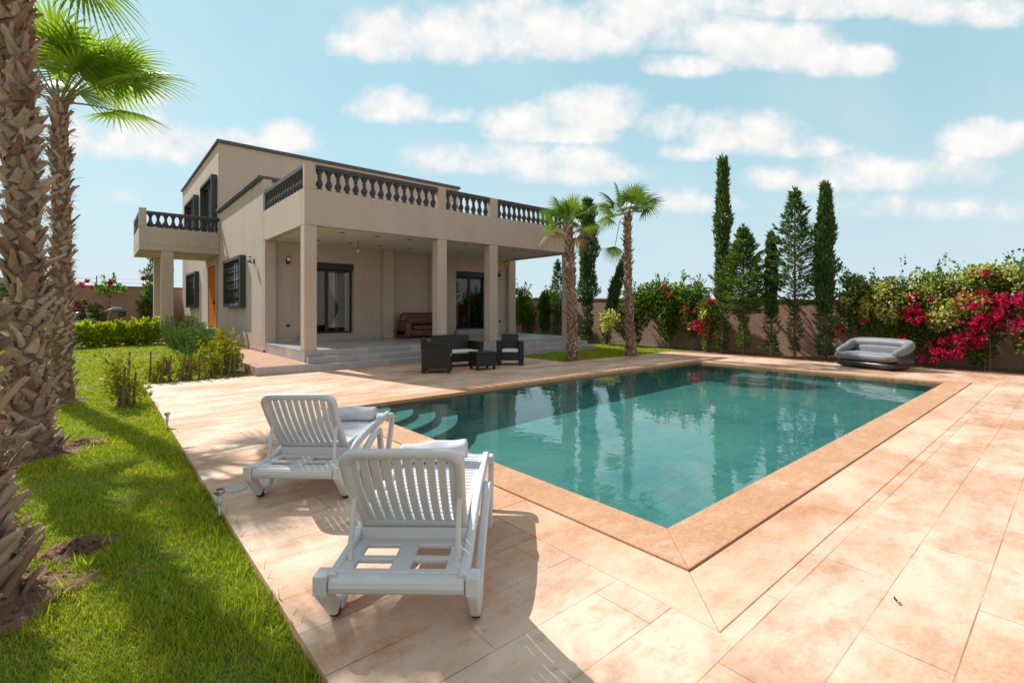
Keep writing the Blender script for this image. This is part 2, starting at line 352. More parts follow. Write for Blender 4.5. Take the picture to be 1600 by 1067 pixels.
mb = MB(); mb.add([(x0, y0, -.07), (x1, y0, -.07), (x1, y1, -.07), (x0, y1, -.07), (x0, y0, -PD), (x1, y0, -PD), (x1, y1, -PD), (x0, y1, -PD)], [(4, 5, 6, 7), (0, 4, 7, 3), (1, 2, 6, 5), (0, 1, 5, 4), (3, 7, 6, 2)])
basin = tag(mb.build('pool_basin', M['pool']), kind='structure')
# four quarter-round entry steps in the corner nearest the house
mb = MB()
for k, (r, z) in enumerate(((.62, -.15), (.96, -.33), (1.30, -.52), (1.64, -.72))):
    na = 20; top = [(x0 + .002, y1 - .002, z)] + [(x0 + .002 + r * math.cos(a), y1 - .002 - r * math.sin(a), z) for a in [i / na * math.pi / 2 for i in range(na + 1)]]
    zb = -PD + .002; nn = len(top); mb.add(top + [(p[0], p[1], zb) for p in top], [tuple(range(nn))] + [(i, i + 1, nn + i + 1, nn + i) for i in range(1, nn - 1)])
steps = tag(mb.build('pool_steps', M['pool']), kind='structure')
# water: one refracting sheet, small ripples
m, t, n, l, b = newmat('pool_water'); b.inputs['Base Color'].default_value = (.50, .90, .95, 1); b.inputs['Roughness'].default_value = 0; b.inputs['IOR'].default_value = 1.333; b.inputs['Transmission Weight'].default_value = 1
wv = objvec(t, (1, 1, 1), (0, 0, .5)); bump(t, b, noise(t, wv, 2.6, 3, .5, .4), .017, .25)
M['water'] = m
nx = 24; ny = 14
water = cells('pool_water', [x0 + (x1 - x0) * i / nx for i in range(nx + 1)], [y0 + (y1 - y0) * i / ny for i in range(ny + 1)], lambda x, y: True, WL, None, M['water'])
water.data.polygons.foreach_set('use_smooth', [True] * len(water.data.polygons))
for o in (basin, steps): o.cycles.is_caustics_receiver = True
water.cycles.is_caustics_caster = True; sd.cycles.is_caustics_light = True; w.cycles.is_caustics_light = False

# lawn: nearly level by the deck, rising a little towards the house entrance
def lawn_z(x, y): return -.055 + max(0, y - 11) * .026 + .012 * math.sin(x * 2.1 + y * .7) * math.cos(y * 1.3 - x)
def in_lawn(x, y): return (x < .685 and y < 35) or (.685 <= x < 2.66 and 12.0 < y < 35) 
gx = [-14, -10, -7, -5] + [-4 + .25 * i for i in range(19)] + [.685, 1.2, 1.7, 2.2, 2.66]; gy = [-6, -3, -1] + [.5 * i for i in range(0, 24)] + [12.0, 12.5, 13, 14, 15.5, 17, 19, 21, 23, 26, 30, 35]
cells('lawn', sorted(set(gx)), sorted(set(gy)), in_lawn, 0, None, M['turf'], zf=lawn_z)
cells('planting_strip', [15.552, 16.4, 17.5], [-8, -3, 0, 2, 4, 6, 8, 9.42], lambda x, y: True, -.03, -.3, M['soil'])
cells('side_lawn', [10.002, 12, 13.9, 15.5, 17.5], [9.422, 10.4, 11.75, 14, 18, 24, 35], lambda x, y: x > 13.9 or y < 11.75, -.03, None, M['turf'])
cells('dry_ground', [-400, -14, .7, PB[0] - .05, PB[1] + .05, 15.6, 400], [-300, -6, PB[2] - .05, PB[3] + .05, 35, 600], lambda x, y: not inr(PB, x, y, .05), -.16, None, M['sand'])

# ------------------------------------------------------------------ perimeter walls
def wallmat(name, c1, c2, row, width, mort):
    m, t, n, l, b = newmat(name); gN = n.new('ShaderNodeTexCoord'); sp = n.new('ShaderNodeSeparateXYZ'); l.new(gN.outputs['Object'], sp.inputs[0])
    ad = n.new('ShaderNodeMath'); ad.operation = 'ADD'; l.new(sp.outputs[0], ad.inputs[0]); l.new(sp.outputs[1], ad.inputs[1]); cb = n.new('ShaderNodeCombineXYZ'); l.new(ad.outputs[0], cb.inputs[0]); l.new(sp.outputs[2], cb.inputs[1])
    br = n.new('ShaderNodeTexBrick'); l.new(cb.outputs[0], br.inputs['Vector']); br.inputs['Scale'].default_value = 1; br.inputs['Brick Width'].default_value = width; br.inputs['Row Height'].default_value = row; br.inputs['Mortar Size'].default_value = .012; br.inputs['Mortar Smooth'].default_value = .6
    br.inputs['Color1'].default_value = c4(c1); br.inputs['Color2'].default_value = c4(tuple(x * .9 for x in c1)); br.inputs['Mortar'].default_value = c4(mort)
    v = objvec(t); f = noise(t, v, .9, 7, .65)
    l.new(mixc(t, mapr(t, f, .35, .7, 0, .75), br.outputs['Color'], c2), b.inputs['Base Color']); b.inputs['Roughness'].default_value = .9
    bump(t, b, noise(t, v, 22, 6, .7), .5, .02); return m
M['wall'] = wallmat('garden_wall_plaster', (.42, .255, .185), (.50, .33, .245), .42, .9, (.34, .21, .15))
M['wallcap'] = pmat('wall_capping', (.33, .22, .17), (.22, .14, .11), 2, .9, .4, 20)
def perimeter(name, label, pts, th, nrm):
    r = thing(name, (pts[0][0], pts[0][1], 0), label, 'wall'); mb = MB(); cp = MB()
    for (xa, ya, za), (xb, yb, zb) in zip(pts, pts[1:]):
        a = [(xa, ya), (xb, yb), (xb + nrm[0] * th, yb + nrm[1] * th), (xa + nrm[0] * th, ya + nrm[1] * th)]
        mb.add([(p[0], p[1], -.3) for p in a] + [(a[0][0], a[0][1], za), (a[1][0], a[1][1], zb), (a[2][0], a[2][1], zb), (a[3][0], a[3][1], za)], [(0, 3, 2, 1), (4, 5, 6, 7), (0, 1, 5, 4), (1, 2, 6, 5), (2, 3, 7, 6), (3, 0, 4, 7)])
        e = .03; b4 = [(xa - nrm[0] * e, ya - nrm[1] * e), (xb - nrm[0] * e, yb - nrm[1] * e), (xb + nrm[0] * (th + e), yb + nrm[1] * (th + e)), (xa + nrm[0] * (th + e), ya + nrm[1] * (th + e))]
        cp.add([(p[0], p[1], q) for p, q in zip(b4, (za + .003, zb + .003, zb + .003, za + .003))] + [(p[0], p[1], q) for p, q in zip(b4, (za + .07, zb + .07, zb + .07, za + .07))], [(0, 3, 2, 1), (4, 5, 6, 7), (0, 1, 5, 4), (1, 2, 6, 5), (2, 3, 7, 6), (3, 0, 4, 7)])
    mb.build('wall_face', M['wall'], r, w=True); cp.build('coping', M['wallcap'], r, w=True)
    return r
perimeter('garden_wall', 'terracotta plastered garden wall behind the conifers and the inflatable sofa', [(17.5, -9, 1.50), (17.5, 6, 1.74), (17.5, 35.2, 2.42)], .2, (1, 0))
perimeter('garden_wall', 'pinkish block garden wall behind the lime green hedge and the motorcycle', [(-16, 35.2, 2.76), (17.4, 35.2, 2.74)], .2, (0, 1))
M['wire'] = pmat('galvanised_wire', (.25, .25, .25), rough=.5, metal=.6)
fw = thing('wire_fence', (-6, 35.3, 2.7), 'thin strained wires on short steel posts along the top of the block wall', 'wire fence')
mb = MB(); 
for z in (3.0, 3.22): mb.tube([(-10, 35.3, z), (3.6, 35.3, z)], .006, 4)
mb.build('wire', M['wire'], fw, w=True)
for px in (-6.4, -3.2, .0, 3.3):
    MB().tube([(px, 35.3, 2.7), (px, 35.3, 3.36)], .03, 6).build('post', M['wire'], fw, w=True)

# ------------------------------------------------------------------ the villa
def stucco(name, c):
    m, t, n, l, b = newmat(name); v = objvec(t); vs = objvec(t, (1, 1, .35))
    f = noise(t, vs, 1.4, 8, .65); c2 = tuple(x * .86 for x in c); c3 = tuple(min(1, x * 1.1) for x in c)
    streak = mapr(t, noise(t, objvec(t, (3.2, 3.2, .16)), 2.2, 8, .72), .54, .72, 0, .5); cc_ = mixc(t, streak, ramp(t, f, [(.25, c2), (.5, c), (.8, c3)]), tuple(x * .80 for x in c)); patch = mapr(t, noise(t, v, .7, 9, .7), .5, .66, 0, .4); l.new(mixc(t, patch, cc_, tuple(min(1, x * 1.07) for x in c)), b.inputs['Base Color']); b.inputs['Roughness'].default_value = .92; b.inputs['Specular IOR Level'].default_value = .2
    bump(t, b, noise(t, v, 90, 5, .7), .3, .008); return m
M['stucco'] = stucco('sand_stucco', (.505, .42, .36)); M['ceil'] = pmat('ceiling_paint', (.70, .66, .60), (.66, .62, .56), 1, .9)
M['char'] = pmat('charcoal_paint', (.052, .052, .060), (.036, .036, .042), 6, .55, .15, 40)
M['ledge'] = pmat('grey_ledge', (.12, .115, .115), (.085, .08, .08), 5, .7)
M['black'] = pmat('black_frame', (.012, .012, .013), rough=.4)
M['wood'] = pmat('orange_wood', (.50, .165, .006), (.40, .115, .004), 4, .7, .1, 30, stretch=(6, 6, .6), spec=.05)
M['brick'] = pmat('terracotta_paving', (.47, .27, .18), (.33, .17, .105), 6, .85, .5, 18, .02)
M['inside'] = pmat('room_paint', (.40, .36, .30), rough=.9); M['white'] = pmat('white_paint', (.78, .78, .76), rough=.6); M['curtain'] = pmat('white_curtain', (.72, .73, .73), (.6, .61, .62), 3, .9, stretch=(9, 9, .3))
m, t, n, l, b = newmat('grey_tile'); tcn = n.new('ShaderNodeTexCoord'); sp = n.new('ShaderNodeSeparateXYZ'); l.new(tcn.outputs['Object'], sp.inputs[0]); sn = n.new('ShaderNodeSeparateXYZ'); l.new(tcn.outputs['Normal'], sn.inputs[0])
ad = n.new('ShaderNodeMath'); ad.operation = 'ADD'; l.new(sp.outputs[0], ad.inputs[0]); l.new(sp.outputs[1], ad.inputs[1]); cb = n.new('ShaderNodeCombineXYZ'); l.new(ad.outputs[0], cb.inputs[0]); l.new(sp.outputs[2], cb.inputs[1])
vm = n.new('ShaderNodeMix'); vm.data_type = 'VECTOR'; gt = n.new('ShaderNodeMath'); gt.operation = 'GREATER_THAN'; l.new(sn.outputs[2], gt.inputs[0]); gt.inputs[1].default_value = .5; l.new(gt.outputs[0], vm.inputs['Factor']); l.new(cb.outputs[0], vm.inputs['A']); l.new(tcn.outputs['Object'], vm.inputs['B'])
br = n.new('ShaderNodeTexBrick'); l.new(vm.outputs['Result'], br.inputs['Vector']); br.inputs['Scale'].default_value = 1; br.inputs['Brick Width'].default_value = .6; br.inputs['Row Height'].default_value = .6; br.inputs['Mortar Size'].default_value = .004; br.offset = .37
br.inputs['Color1'].default_value = (.46, .44, .44, 1); br.inputs['Color2'].default_value = (.38, .365, .37, 1); br.inputs['Mortar'].default_value = (.22, .21, .21, 1)
v = objvec(t, (1, 1, 1)); f = noise(t, v, 3.5, 7, .65); l.new(mixc(t, mapr(t, f, .35, .7, 0, .6), br.outputs['Color'], (.25, .25, .27)), b.inputs['Base Color']); b.inputs['Roughness'].default_value = .32
M['tile'] = m
m, t, n, l, b = newmat('window_glass'); b.inputs['Base Color'].default_value = (.02, .025, .025, 1); b.inputs['Roughness'].default_value = .02
tr = n.new('ShaderNodeBsdfTransparent'); tr.inputs['Color'].default_value = (.62, .66, .66, 1); gl = n.new('ShaderNodeBsdfGlossy'); gl.inputs['Roughness'].default_value = .015
lw = n.new('ShaderNodeFresnel'); lw.inputs['IOR'].default_value = 1.9; mx = n.new('ShaderNodeMixShader'); l.new(lw.outputs[0], mx.inputs[0]); l.new(tr.outputs[0], mx.inputs[1]); l.new(gl.outputs[0], mx.inputs[2]); l.new(mx.outputs[0], n['Material Output'].inputs['Surface'])
M['glass'] = m
m, t, n, l, b = newmat('dark_pane'); b.inputs['Base Color'].default_value = (.03, .035, .04, 1); b.inputs['Roughness'].default_value = .08; M['pane'] = m

villa = thing('villa', (3.85, 12.29, 0), 'sand coloured two storey villa with a columned porch and charcoal balustrades', 'house')
V = lambda mb, name, mat, parent=villa, **k: mb.build(name, mat, parent, w=True, **k)
T = .47
# main walls
mb = MB()
mb.box(3.85, 4.10, 16.15, 23.3, -.2, 5.45)                    # left side of the ground floor
D1, D2, ZS, ZT = (4.95, 6.69), (10.88, 12.38), .69, 3.02
mb.box(4.10, D1[0], 16.15, 16.42, -.2, 3.62); mb.box(D1[1], D2[0], 16.15, 16.42, -.2, 3.62); mb.box(D2[1], 13.60, 16.15, 16.42, -.2, 3.62)
for d in (D1, D2): mb.box(d[0], d[1], 16.15, 16.42, ZT, 3.62); mb.box(d[0], d[1], 16.15, 16.42, -.2, ZS - .03)
mb.box(4.10, 13.60, 16.15, 16.40, 3.62, 4.9)
mb.box(13.60, 13.84, 16.15, 23.3, -.2, 4.9)
mb.box(4.10, 4.75, 16.40, 16.62, 4.9, 5.45)                    # short return of the parapet
mb.box(3.85, 15.87, 23.3, 34.4, -.2, 8.42)                    # upper block
mb.box(4.10, 13.60, 16.42, 23.3, 3.75, 4.3)
V(mb, 'wall', M['stucco'], bevel=.012, seg=1)
for xa, xb in ((3.85, 4.16), (7.70, 8.08), (9.62, 9.92), (13.46, 13.84)): V(MB().box(xa, xb, 15.95, 16.147, -.2 if xa < 4 else T, 3.60), 'pilaster', M['stucco'], bevel=.012, seg=1)
for xa, xb in ((3.85, 4.15), (7.63, 7.95), (9.57, 9.90), (13.2, 13.48)):
    V(MB().box(xa, xb, 12.292, 12.60, T, 3.548), 'column', M['stucco'], bevel=.012, seg=1)
# porch roof: ceiling slab and solid parapet
V(MB().box(4.05, 13.30, 12.49, 16.147, 3.60, 3.74), 'ceiling', M['ceil'])
mb = MB(); mb.box(3.85, 13.48, 12.288, 12.49, 3.55, 4.45); mb.box(3.85, 4.05, 12.49, 16.147, 3.55, 4.45); mb.box(13.30, 13.48, 12.49, 16.147, 3.55, 4.45)
mb.box(3.85, 4.12, 12.288, 12.42, 4.45, 5.05)
for xa, xb in ((7.64, 7.92), (9.58, 9.90), (13.22, 13.48)): mb.box(xa, xb, 12.288, 12.49, 4.45, 5.06)
V(mb, 'parapet', M['stucco'], bevel=.01, seg=1)
# roof cappings
mb = MB(); mb.box(3.76, 15.96, 23.21, 34.5, 8.423, 8.47); mb.box(3.79, 15.93, 23.24, 34.46, 8.47, 8.56)
V(mb, 'roof_capping', M['ledge'], bevel=.008)
mb = MB(); mb.box(3.76, 4.16, 16.33, 23.2, 5.453, 5.50); mb.box(4.16, 4.85, 16.33, 16.68, 5.453, 5.50); mb.box(3.73, 4.2, 16.30, 23.2, 5.503, 5.58); mb.box(4.2, 4.88, 16.30, 16.7, 5.503, 5.58)
V(mb, 'parapet_capping', M['ledge'], bevel=.008)
# balustrades
PROF = [(.075, 0), (.075, .035), (.05, .05), (.055, .075), (.083, .13), (.086, .17), (.07, .22), (.048, .28), (.04, .31), (.052, .325), (.052, .345), (.042, .36), (.055, .40), (.078, .445), (.08, .47), (.08, .49)]
proto = [None]
def balustrade(a, b_, n, zb, rail_w=.2, base=True):
    a, b_ = Vector(a), Vector(b_); d = (b_ - a); nrm = Vector((-d.y, d.x, 0)).normalized() * rail_w / 2; mb = MB()
    c = [a + nrm, b_ + nrm, b_ - nrm, a - nrm]
    def slab(c, z0, z1): mb.add([(p.x, p.y, z0) for p in c] + [(p.x, p.y, z1) for p in c], [(0, 3, 2, 1), (4, 5, 6, 7), (0, 1, 5, 4), (1, 2, 6, 5), (2, 3, 7, 6), (3, 0, 4, 7)])
    slab(c, zb + .49, zb + .61)
    r = mb.build('balustrade', M['char'], villa, w=True, bevel=.01)
    for k in range(n):
        p = a.lerp(b_, (k + .5) / n)
        if proto[0] is None:
            o = MB().lathe(PROF, n=14).build('baluster', M['char'], r, smooth=True); proto[0] = o
            mod = o.modifiers.new('edge', 'EDGE_SPLIT'); mod.split_angle = R(50)
        else:
            o = proto[0].copy(); col.objects.link(o); o.parent = r
        o.location = Vector((p.x, p.y, zb)) - world_loc(r)
    return r
balustrade((4.12, 12.39, 0), (7.64, 12.39, 0), 15, 4.45); balustrade((7.92, 12.39, 0), (9.58, 12.39, 0), 7, 4.45); balustrade((9.90, 12.39, 0), (13.22, 12.39, 0), 15, 4.45)
balustrade((3.95, 12.42, 0), (3.95, 15.95, 0), 14, 4.45)
V(MB().box(3.86, 4.04, 15.95, 16.1, 4.452, 5.02), 'balustrade_end', M['char'])
# side balcony on two posts
mb = MB(); mb.box(1.21, 3.847, 23.0, 26.5, 3.74, 3.95); mb.box(1.21, 3.847, 22.999, 23.18, 3.95, 4.62); mb.box(1.21, 1.39, 23.18, 26.5, 3.95, 4.62); mb.box(1.39, 3.847, 26.32, 26.5, 3.95, 4.62)
mb.box(1.21, 1.44, 22.998, 23.2, 4.62, 5.33); mb.box(1.21, 1.44, 26.3, 26.5, 4.62, 5.33)
V(mb, 'balcony', M['stucco'], bevel=.012, seg=1)
balustrade((1.44, 23.09, 0), (3.84, 23.09, 0), 10, 4.62, .18); balustrade((1.30, 23.2, 0), (1.30, 26.3, 0), 12, 4.62, .18); balustrade((1.44, 26.41, 0), (3.84, 26.41, 0), 10, 4.62, .18)
for y in (23.0, 26.1): V(MB().box(1.89, 2.29, y + .002, y + .38, .1, 3.738), 'balcony_post', M['stucco'], bevel=.012, seg=1)
# terrace and its steps, low brick platform on the entrance side
mb = MB(); mb.box(3.88, 13.92, 11.84, 12.07, -.15, .155); mb.box(3.87, 13.90, 12.07, 12.285, -.15, .312); mb.box(3.852, 13.88, 12.285, 16.147, -.15, T)
mb.box(13.92, 14.2, 11.84, 16.8, -.15, .155); mb.box(13.90, 14.05, 12.07, 16.6, -.15, .312)
V(mb, 'terrace', M['tile'], bevel=.006, seg=1)
mb = MB(); mb.box(4.17, 7.70, 16.10, 16.147, T + .002, T + .10); mb.box(8.08, 9.62, 16.10, 16.147, T + .002, T + .10); mb.box(9.92, 13.46, 16.10, 16.147, T + .002, T + .10)
for d in (D1, D2): mb.box(d[0] - .1, d[1] + .1, 15.98, 16.099, T + .002, ZS - .03)
for d in (D1, D2): mb.box(d[0], d[1], 15.96, 16.45, ZS - .028, ZS)
V(mb, 'skirting', M['tile'])
mb = MB(); mb.box(2.69, 3.847, 11.9, 22.5, -.15, .185); V(mb, 'entrance_path', M['brick'])
mb = MB(); mb.box(2.66, 3.868, 11.84, 11.898, -.15, .18); V(mb, 'path_kerb', M['tile'])
mb = MB(); mb.box(3.80, 3.849, 15.95, 22.4, .186, .27); V(mb, 'plinth', M['brick'])
mb = MB(); mb.box(3.15, 3.848, 22.7, 26.0, .0, .70); V(mb, 'doorstep', M['tile'])
mb = MB(); mb.box(1.3, 3.14, 22.75, 26.6, -.1, .34); V(mb, 'porch_floor', M['brick'])
# rooms behind the sliding doors
def room(x0, x1, y0, y1):
    z0, z1 = ZS, 3.3; mb = MB(); mb.add([(x0, y0, z0), (x1, y0, z0), (x1, y1, z0), (x0, y1, z0), (x0, y0, z1), (x1, y0, z1), (x1, y1, z1), (x0, y1, z1)], [(0, 1, 2, 3), (4, 7, 6, 5), (0, 3, 7, 4), (1, 5, 6, 2), (2, 6, 7, 3)])
    return V(mb, 'room', M['inside'])
room(4.2, 7.6, 16.43, 20.0); room(10.2, 13.4, 16.43, 20.0)
def slider(x0, x1, name='sliding_door'):
    mb = MB(); y0, y1 = 16.34, 16.40; xm = (x0 + x1) / 2 + .02
    for a, c, z0, z1 in ((x0, x0 + .07, ZS, 2.8), (x1 - .07, x1, ZS, 2.8), (x0 + .07, x1 - .07, ZS, ZS + .06), (x0 + .07, x1 - .07, 2.74, 2.8), (xm - .06, xm + .05, ZS + .06, 2.74)): mb.box(a, c, y0, y1, z0, z1)
    f = V(mb, name, M['black'], bevel=.004, seg=1)
    for a, c, yy in ((x0 + .07, xm - .06, 16.37), (xm + .05, x1 - .07, 16.36)):
        MB().add([(a, yy, ZS + .06), (c, yy, ZS + .06), (c, yy, 2.74), (a, yy, 2.74)], [(0, 1, 2, 3)]).build('pane', M['glass'], f, w=True)
    MB().box(xm - .035, xm - .015, 16.30, 16.338, 1.6, 1.8).build('handle', M['black'], f, w=True)
    V(MB().box(x0 + .002, x1 - .002, 16.17, 16.40, 2.803, ZT - .004), 'shutter_box', M['black'], bevel=.006)
slider(*D1); slider(*D2)
# curtain gathered inside the first door, folds in plan
def curtain(x0, x1, xg):
    rs = []
    for k in range(13):
        z = 2.72 - k * .155; f = 1 - .55 * math.exp(-((z - 1.5) / .45) ** 2); ring_ = []
        for i in range(31): 
            u = i / 30; ring_.append((x1 - (x1 - x0) * f * u, 16.58 + .035 * math.sin(u * 34), z))
        rs.append(ring_)
    V(MB().rings(rs, closed=False, cap=False), 'curtain', M['curtain'], smooth=True)
curtain(6.0, 6.6, 0)
curtain(10.95, 11.25, 0)
# projecting charcoal window surrounds with iron grilles on the entrance side
def side_window(y0, y1, z0, z1, p=.18, grille=True, parts=3):
    X = 3.848; mb = MB(); f = .12
    mb.box(X - p, X, y0, y0 + f, z0, z1); mb.box(X - p, X, y1 - f, y1, z0, z1); mb.box(X - p, X, y0 + f, y1 - f, z1 - f, z1); mb.box(X - p - .02, X, y0 + f, y1 - f, z0, z0 + f)
    w_ = V(mb, 'window', M['char'], bevel=.008)
    MB().box(X - .02, X - .002, y0 + f, y1 - f, z0 + f, z1 - f).build('pane', M['pane'], w_, w=True)
    g_ = MB(); a, b_ = y0 + f, y1 - f; c, d = z0 + f, z1 - f; xx = X - p * .72
    if grille:
        ny = 7; nz_ = 5
        for i in range(1, ny): g_.tube([(xx, a + (b_ - a) * i / ny, c), (xx, a + (b_ - a) * i / ny, d)], .012, 5)
        for k in range(1, nz_): g_.tube([(xx, a, c + (d - c) * k / nz_), (xx, b_, c + (d - c) * k / nz_)], .012, 5)
        for i in range(ny):
            for k in range(nz_):
                cy, cz = a + (b_ - a) * (i + .5) / ny, c + (d - c) * (k + .5) / nz_; ry, rz = (b_ - a) / ny * .42, (d - c) / nz_ * .42
                g_.tube([(xx, cy + ry * math.cos(q) * (1 - .35 * math.cos(2 * q) ** 2), cz + rz * math.sin(q) * (1 - .35 * math.cos(2 * q) ** 2)) for q in [j * math.pi / 6 for j in range(13)]], .009, 4, cap=False)
        g_.build('grille', M['black'], w_, w=True)
    else:
        g_.box(X - .07, X - .03, (a + b_) / 2 - .05, (a + b_) / 2 + .05, c, d); g_.box(X - .07, X - .03, a, b_, d - .09, d); g_.build('sash', M['black'], w_, w=True)
side_window(18.42, 21.3, 1.57, 3.33); side_window(28.3, 31.5, 1.6, 3.38)
side_window(23.55, 26.5, 3.96, 7.14, .22, False); side_window(28.4, 31.8, 5.5, 7.16, .22, False)
dr = V(MB().box(3.80, 3.846, 23.5, 25.3, .703, 3.36), 'front_door', M['wood'], bevel=.006)
mb = MB(); mb.box(3.77, 3.847, 23.40, 23.498, .703, 3.36); mb.box(3.77, 3.847, 25.302, 25.4, .703, 3.36); mb.box(3.75, 3.847, 23.38, 25.42, 3.363, 3.52); mb.build('door_frame', M['stucco'], dr, w=True, bevel=.005)
MB().box(3.74, 3.80, 23.65, 23.72, 1.7, 1.85).build('handle', M['black'], dr, w=True)
M['lampglass'] = pmat('opal_glass', (.75, .73, .68), rough=.3); M['dl'] = pmat('downlight', (.10, .09, .08), rough=.5)
dl0 = None
for x, y in ((5.16, 13.25), (6.18, 13.23), (7.2, 13.2), (8.2, 13.2), (9.2, 13.13), (10.24, 13.2), (11.34, 13.22), (12.38, 13.23), (5.17, 15.2), (6.16, 15.12), (7.16, 15.07), (8.2, 15.07), (9.2, 15.05), (10.24, 15.07), (11.26, 15.02), (12.3, 15.05)):
    if dl0 is None: dl0 = MB().lathe([(.065, -.012), (.065, 0), (.045, 0), (.04, .002)], n=12).build('downlight', M['dl'], villa); o = dl0
    else: o = dl0.copy(); col.objects.link(o)
    o.location = Vector((x, y, 3.597)) - villa.location
for x, y in ((4.56, 16.147), (13.1, 16.147)):
    V(MB().box(x - .05, x + .05, y - .012, y, .93, 1.02), 'socket', M['black'])
# wall lamps and bare bulbs
def wall_lamp(loc, rz, label):
    r = thing('wall_lamp', loc, label, 'wall lamp', 'black wall lamps on the villa', rz)
    MB().box(-.05, .05, -.02, 0, -.08, .08).build('back_plate', M['black'], r, bevel=.006)
    MB().tube(smooth_path([(0, -.02, -.03), (0, -.09, -.06), (0, -.14, -.03)], 4), .012, 6).build('arm', M['black'], r)
    MB().lathe([(.055, -.04), (.06, -.02), (.06, -.01)], (0, -.14, 0), 10).build('cup', M['black'], r, smooth=True)
    MB().lathe([(.045, -.01), (.055, .06), (.055, .12)], (0, -.14, 0), 10).build('lamp_shade', M['lampglass'], r, smooth=True)
    MB().lathe([(.065, .12), (.06, .135), (.02, .155)], (0, -.14, 0), 10).build('cap', M['black'], r, smooth=True)
wall_lamp((4.55, 16.15, 2.98), 0, 'black wall lamp on the porch wall left of the first sliding door')
wall_lamp((13.05, 16.15, 2.96), 0, 'black wall lamp on the porch wall right of the second sliding door')
wall_lamp((3.85, 17.25, 3.03), R(-90), 'black lantern bracket on the sunlit side wall beside the grilled window')
for loc, lab in (((6.1, 14.4, 3.6), 'bare bulb hanging from the porch ceiling above the first sliding door'), ((12.2, 14.6, 3.6), 'bare bulb hanging from the porch ceiling near the second sliding door')):
    r = thing('pendant_bulb', loc, lab, 'hanging bulb', 'bare bulbs under the porch')
    MB().tube([(0, 0, 0), (0, 0, -.22)], .008, 5).build('cable', M['black'], r)
    MB().lathe([(.018, -.22), (.02, -.27)], n=8).build('socket', M['black'], r, smooth=True)
    MB().lathe([(.018, -.27), (.036, -.30), (.045, -.335), (.036, -.37), (.012, -.382)], n=10).build('bulb', M['lampglass'], r, smooth=True)
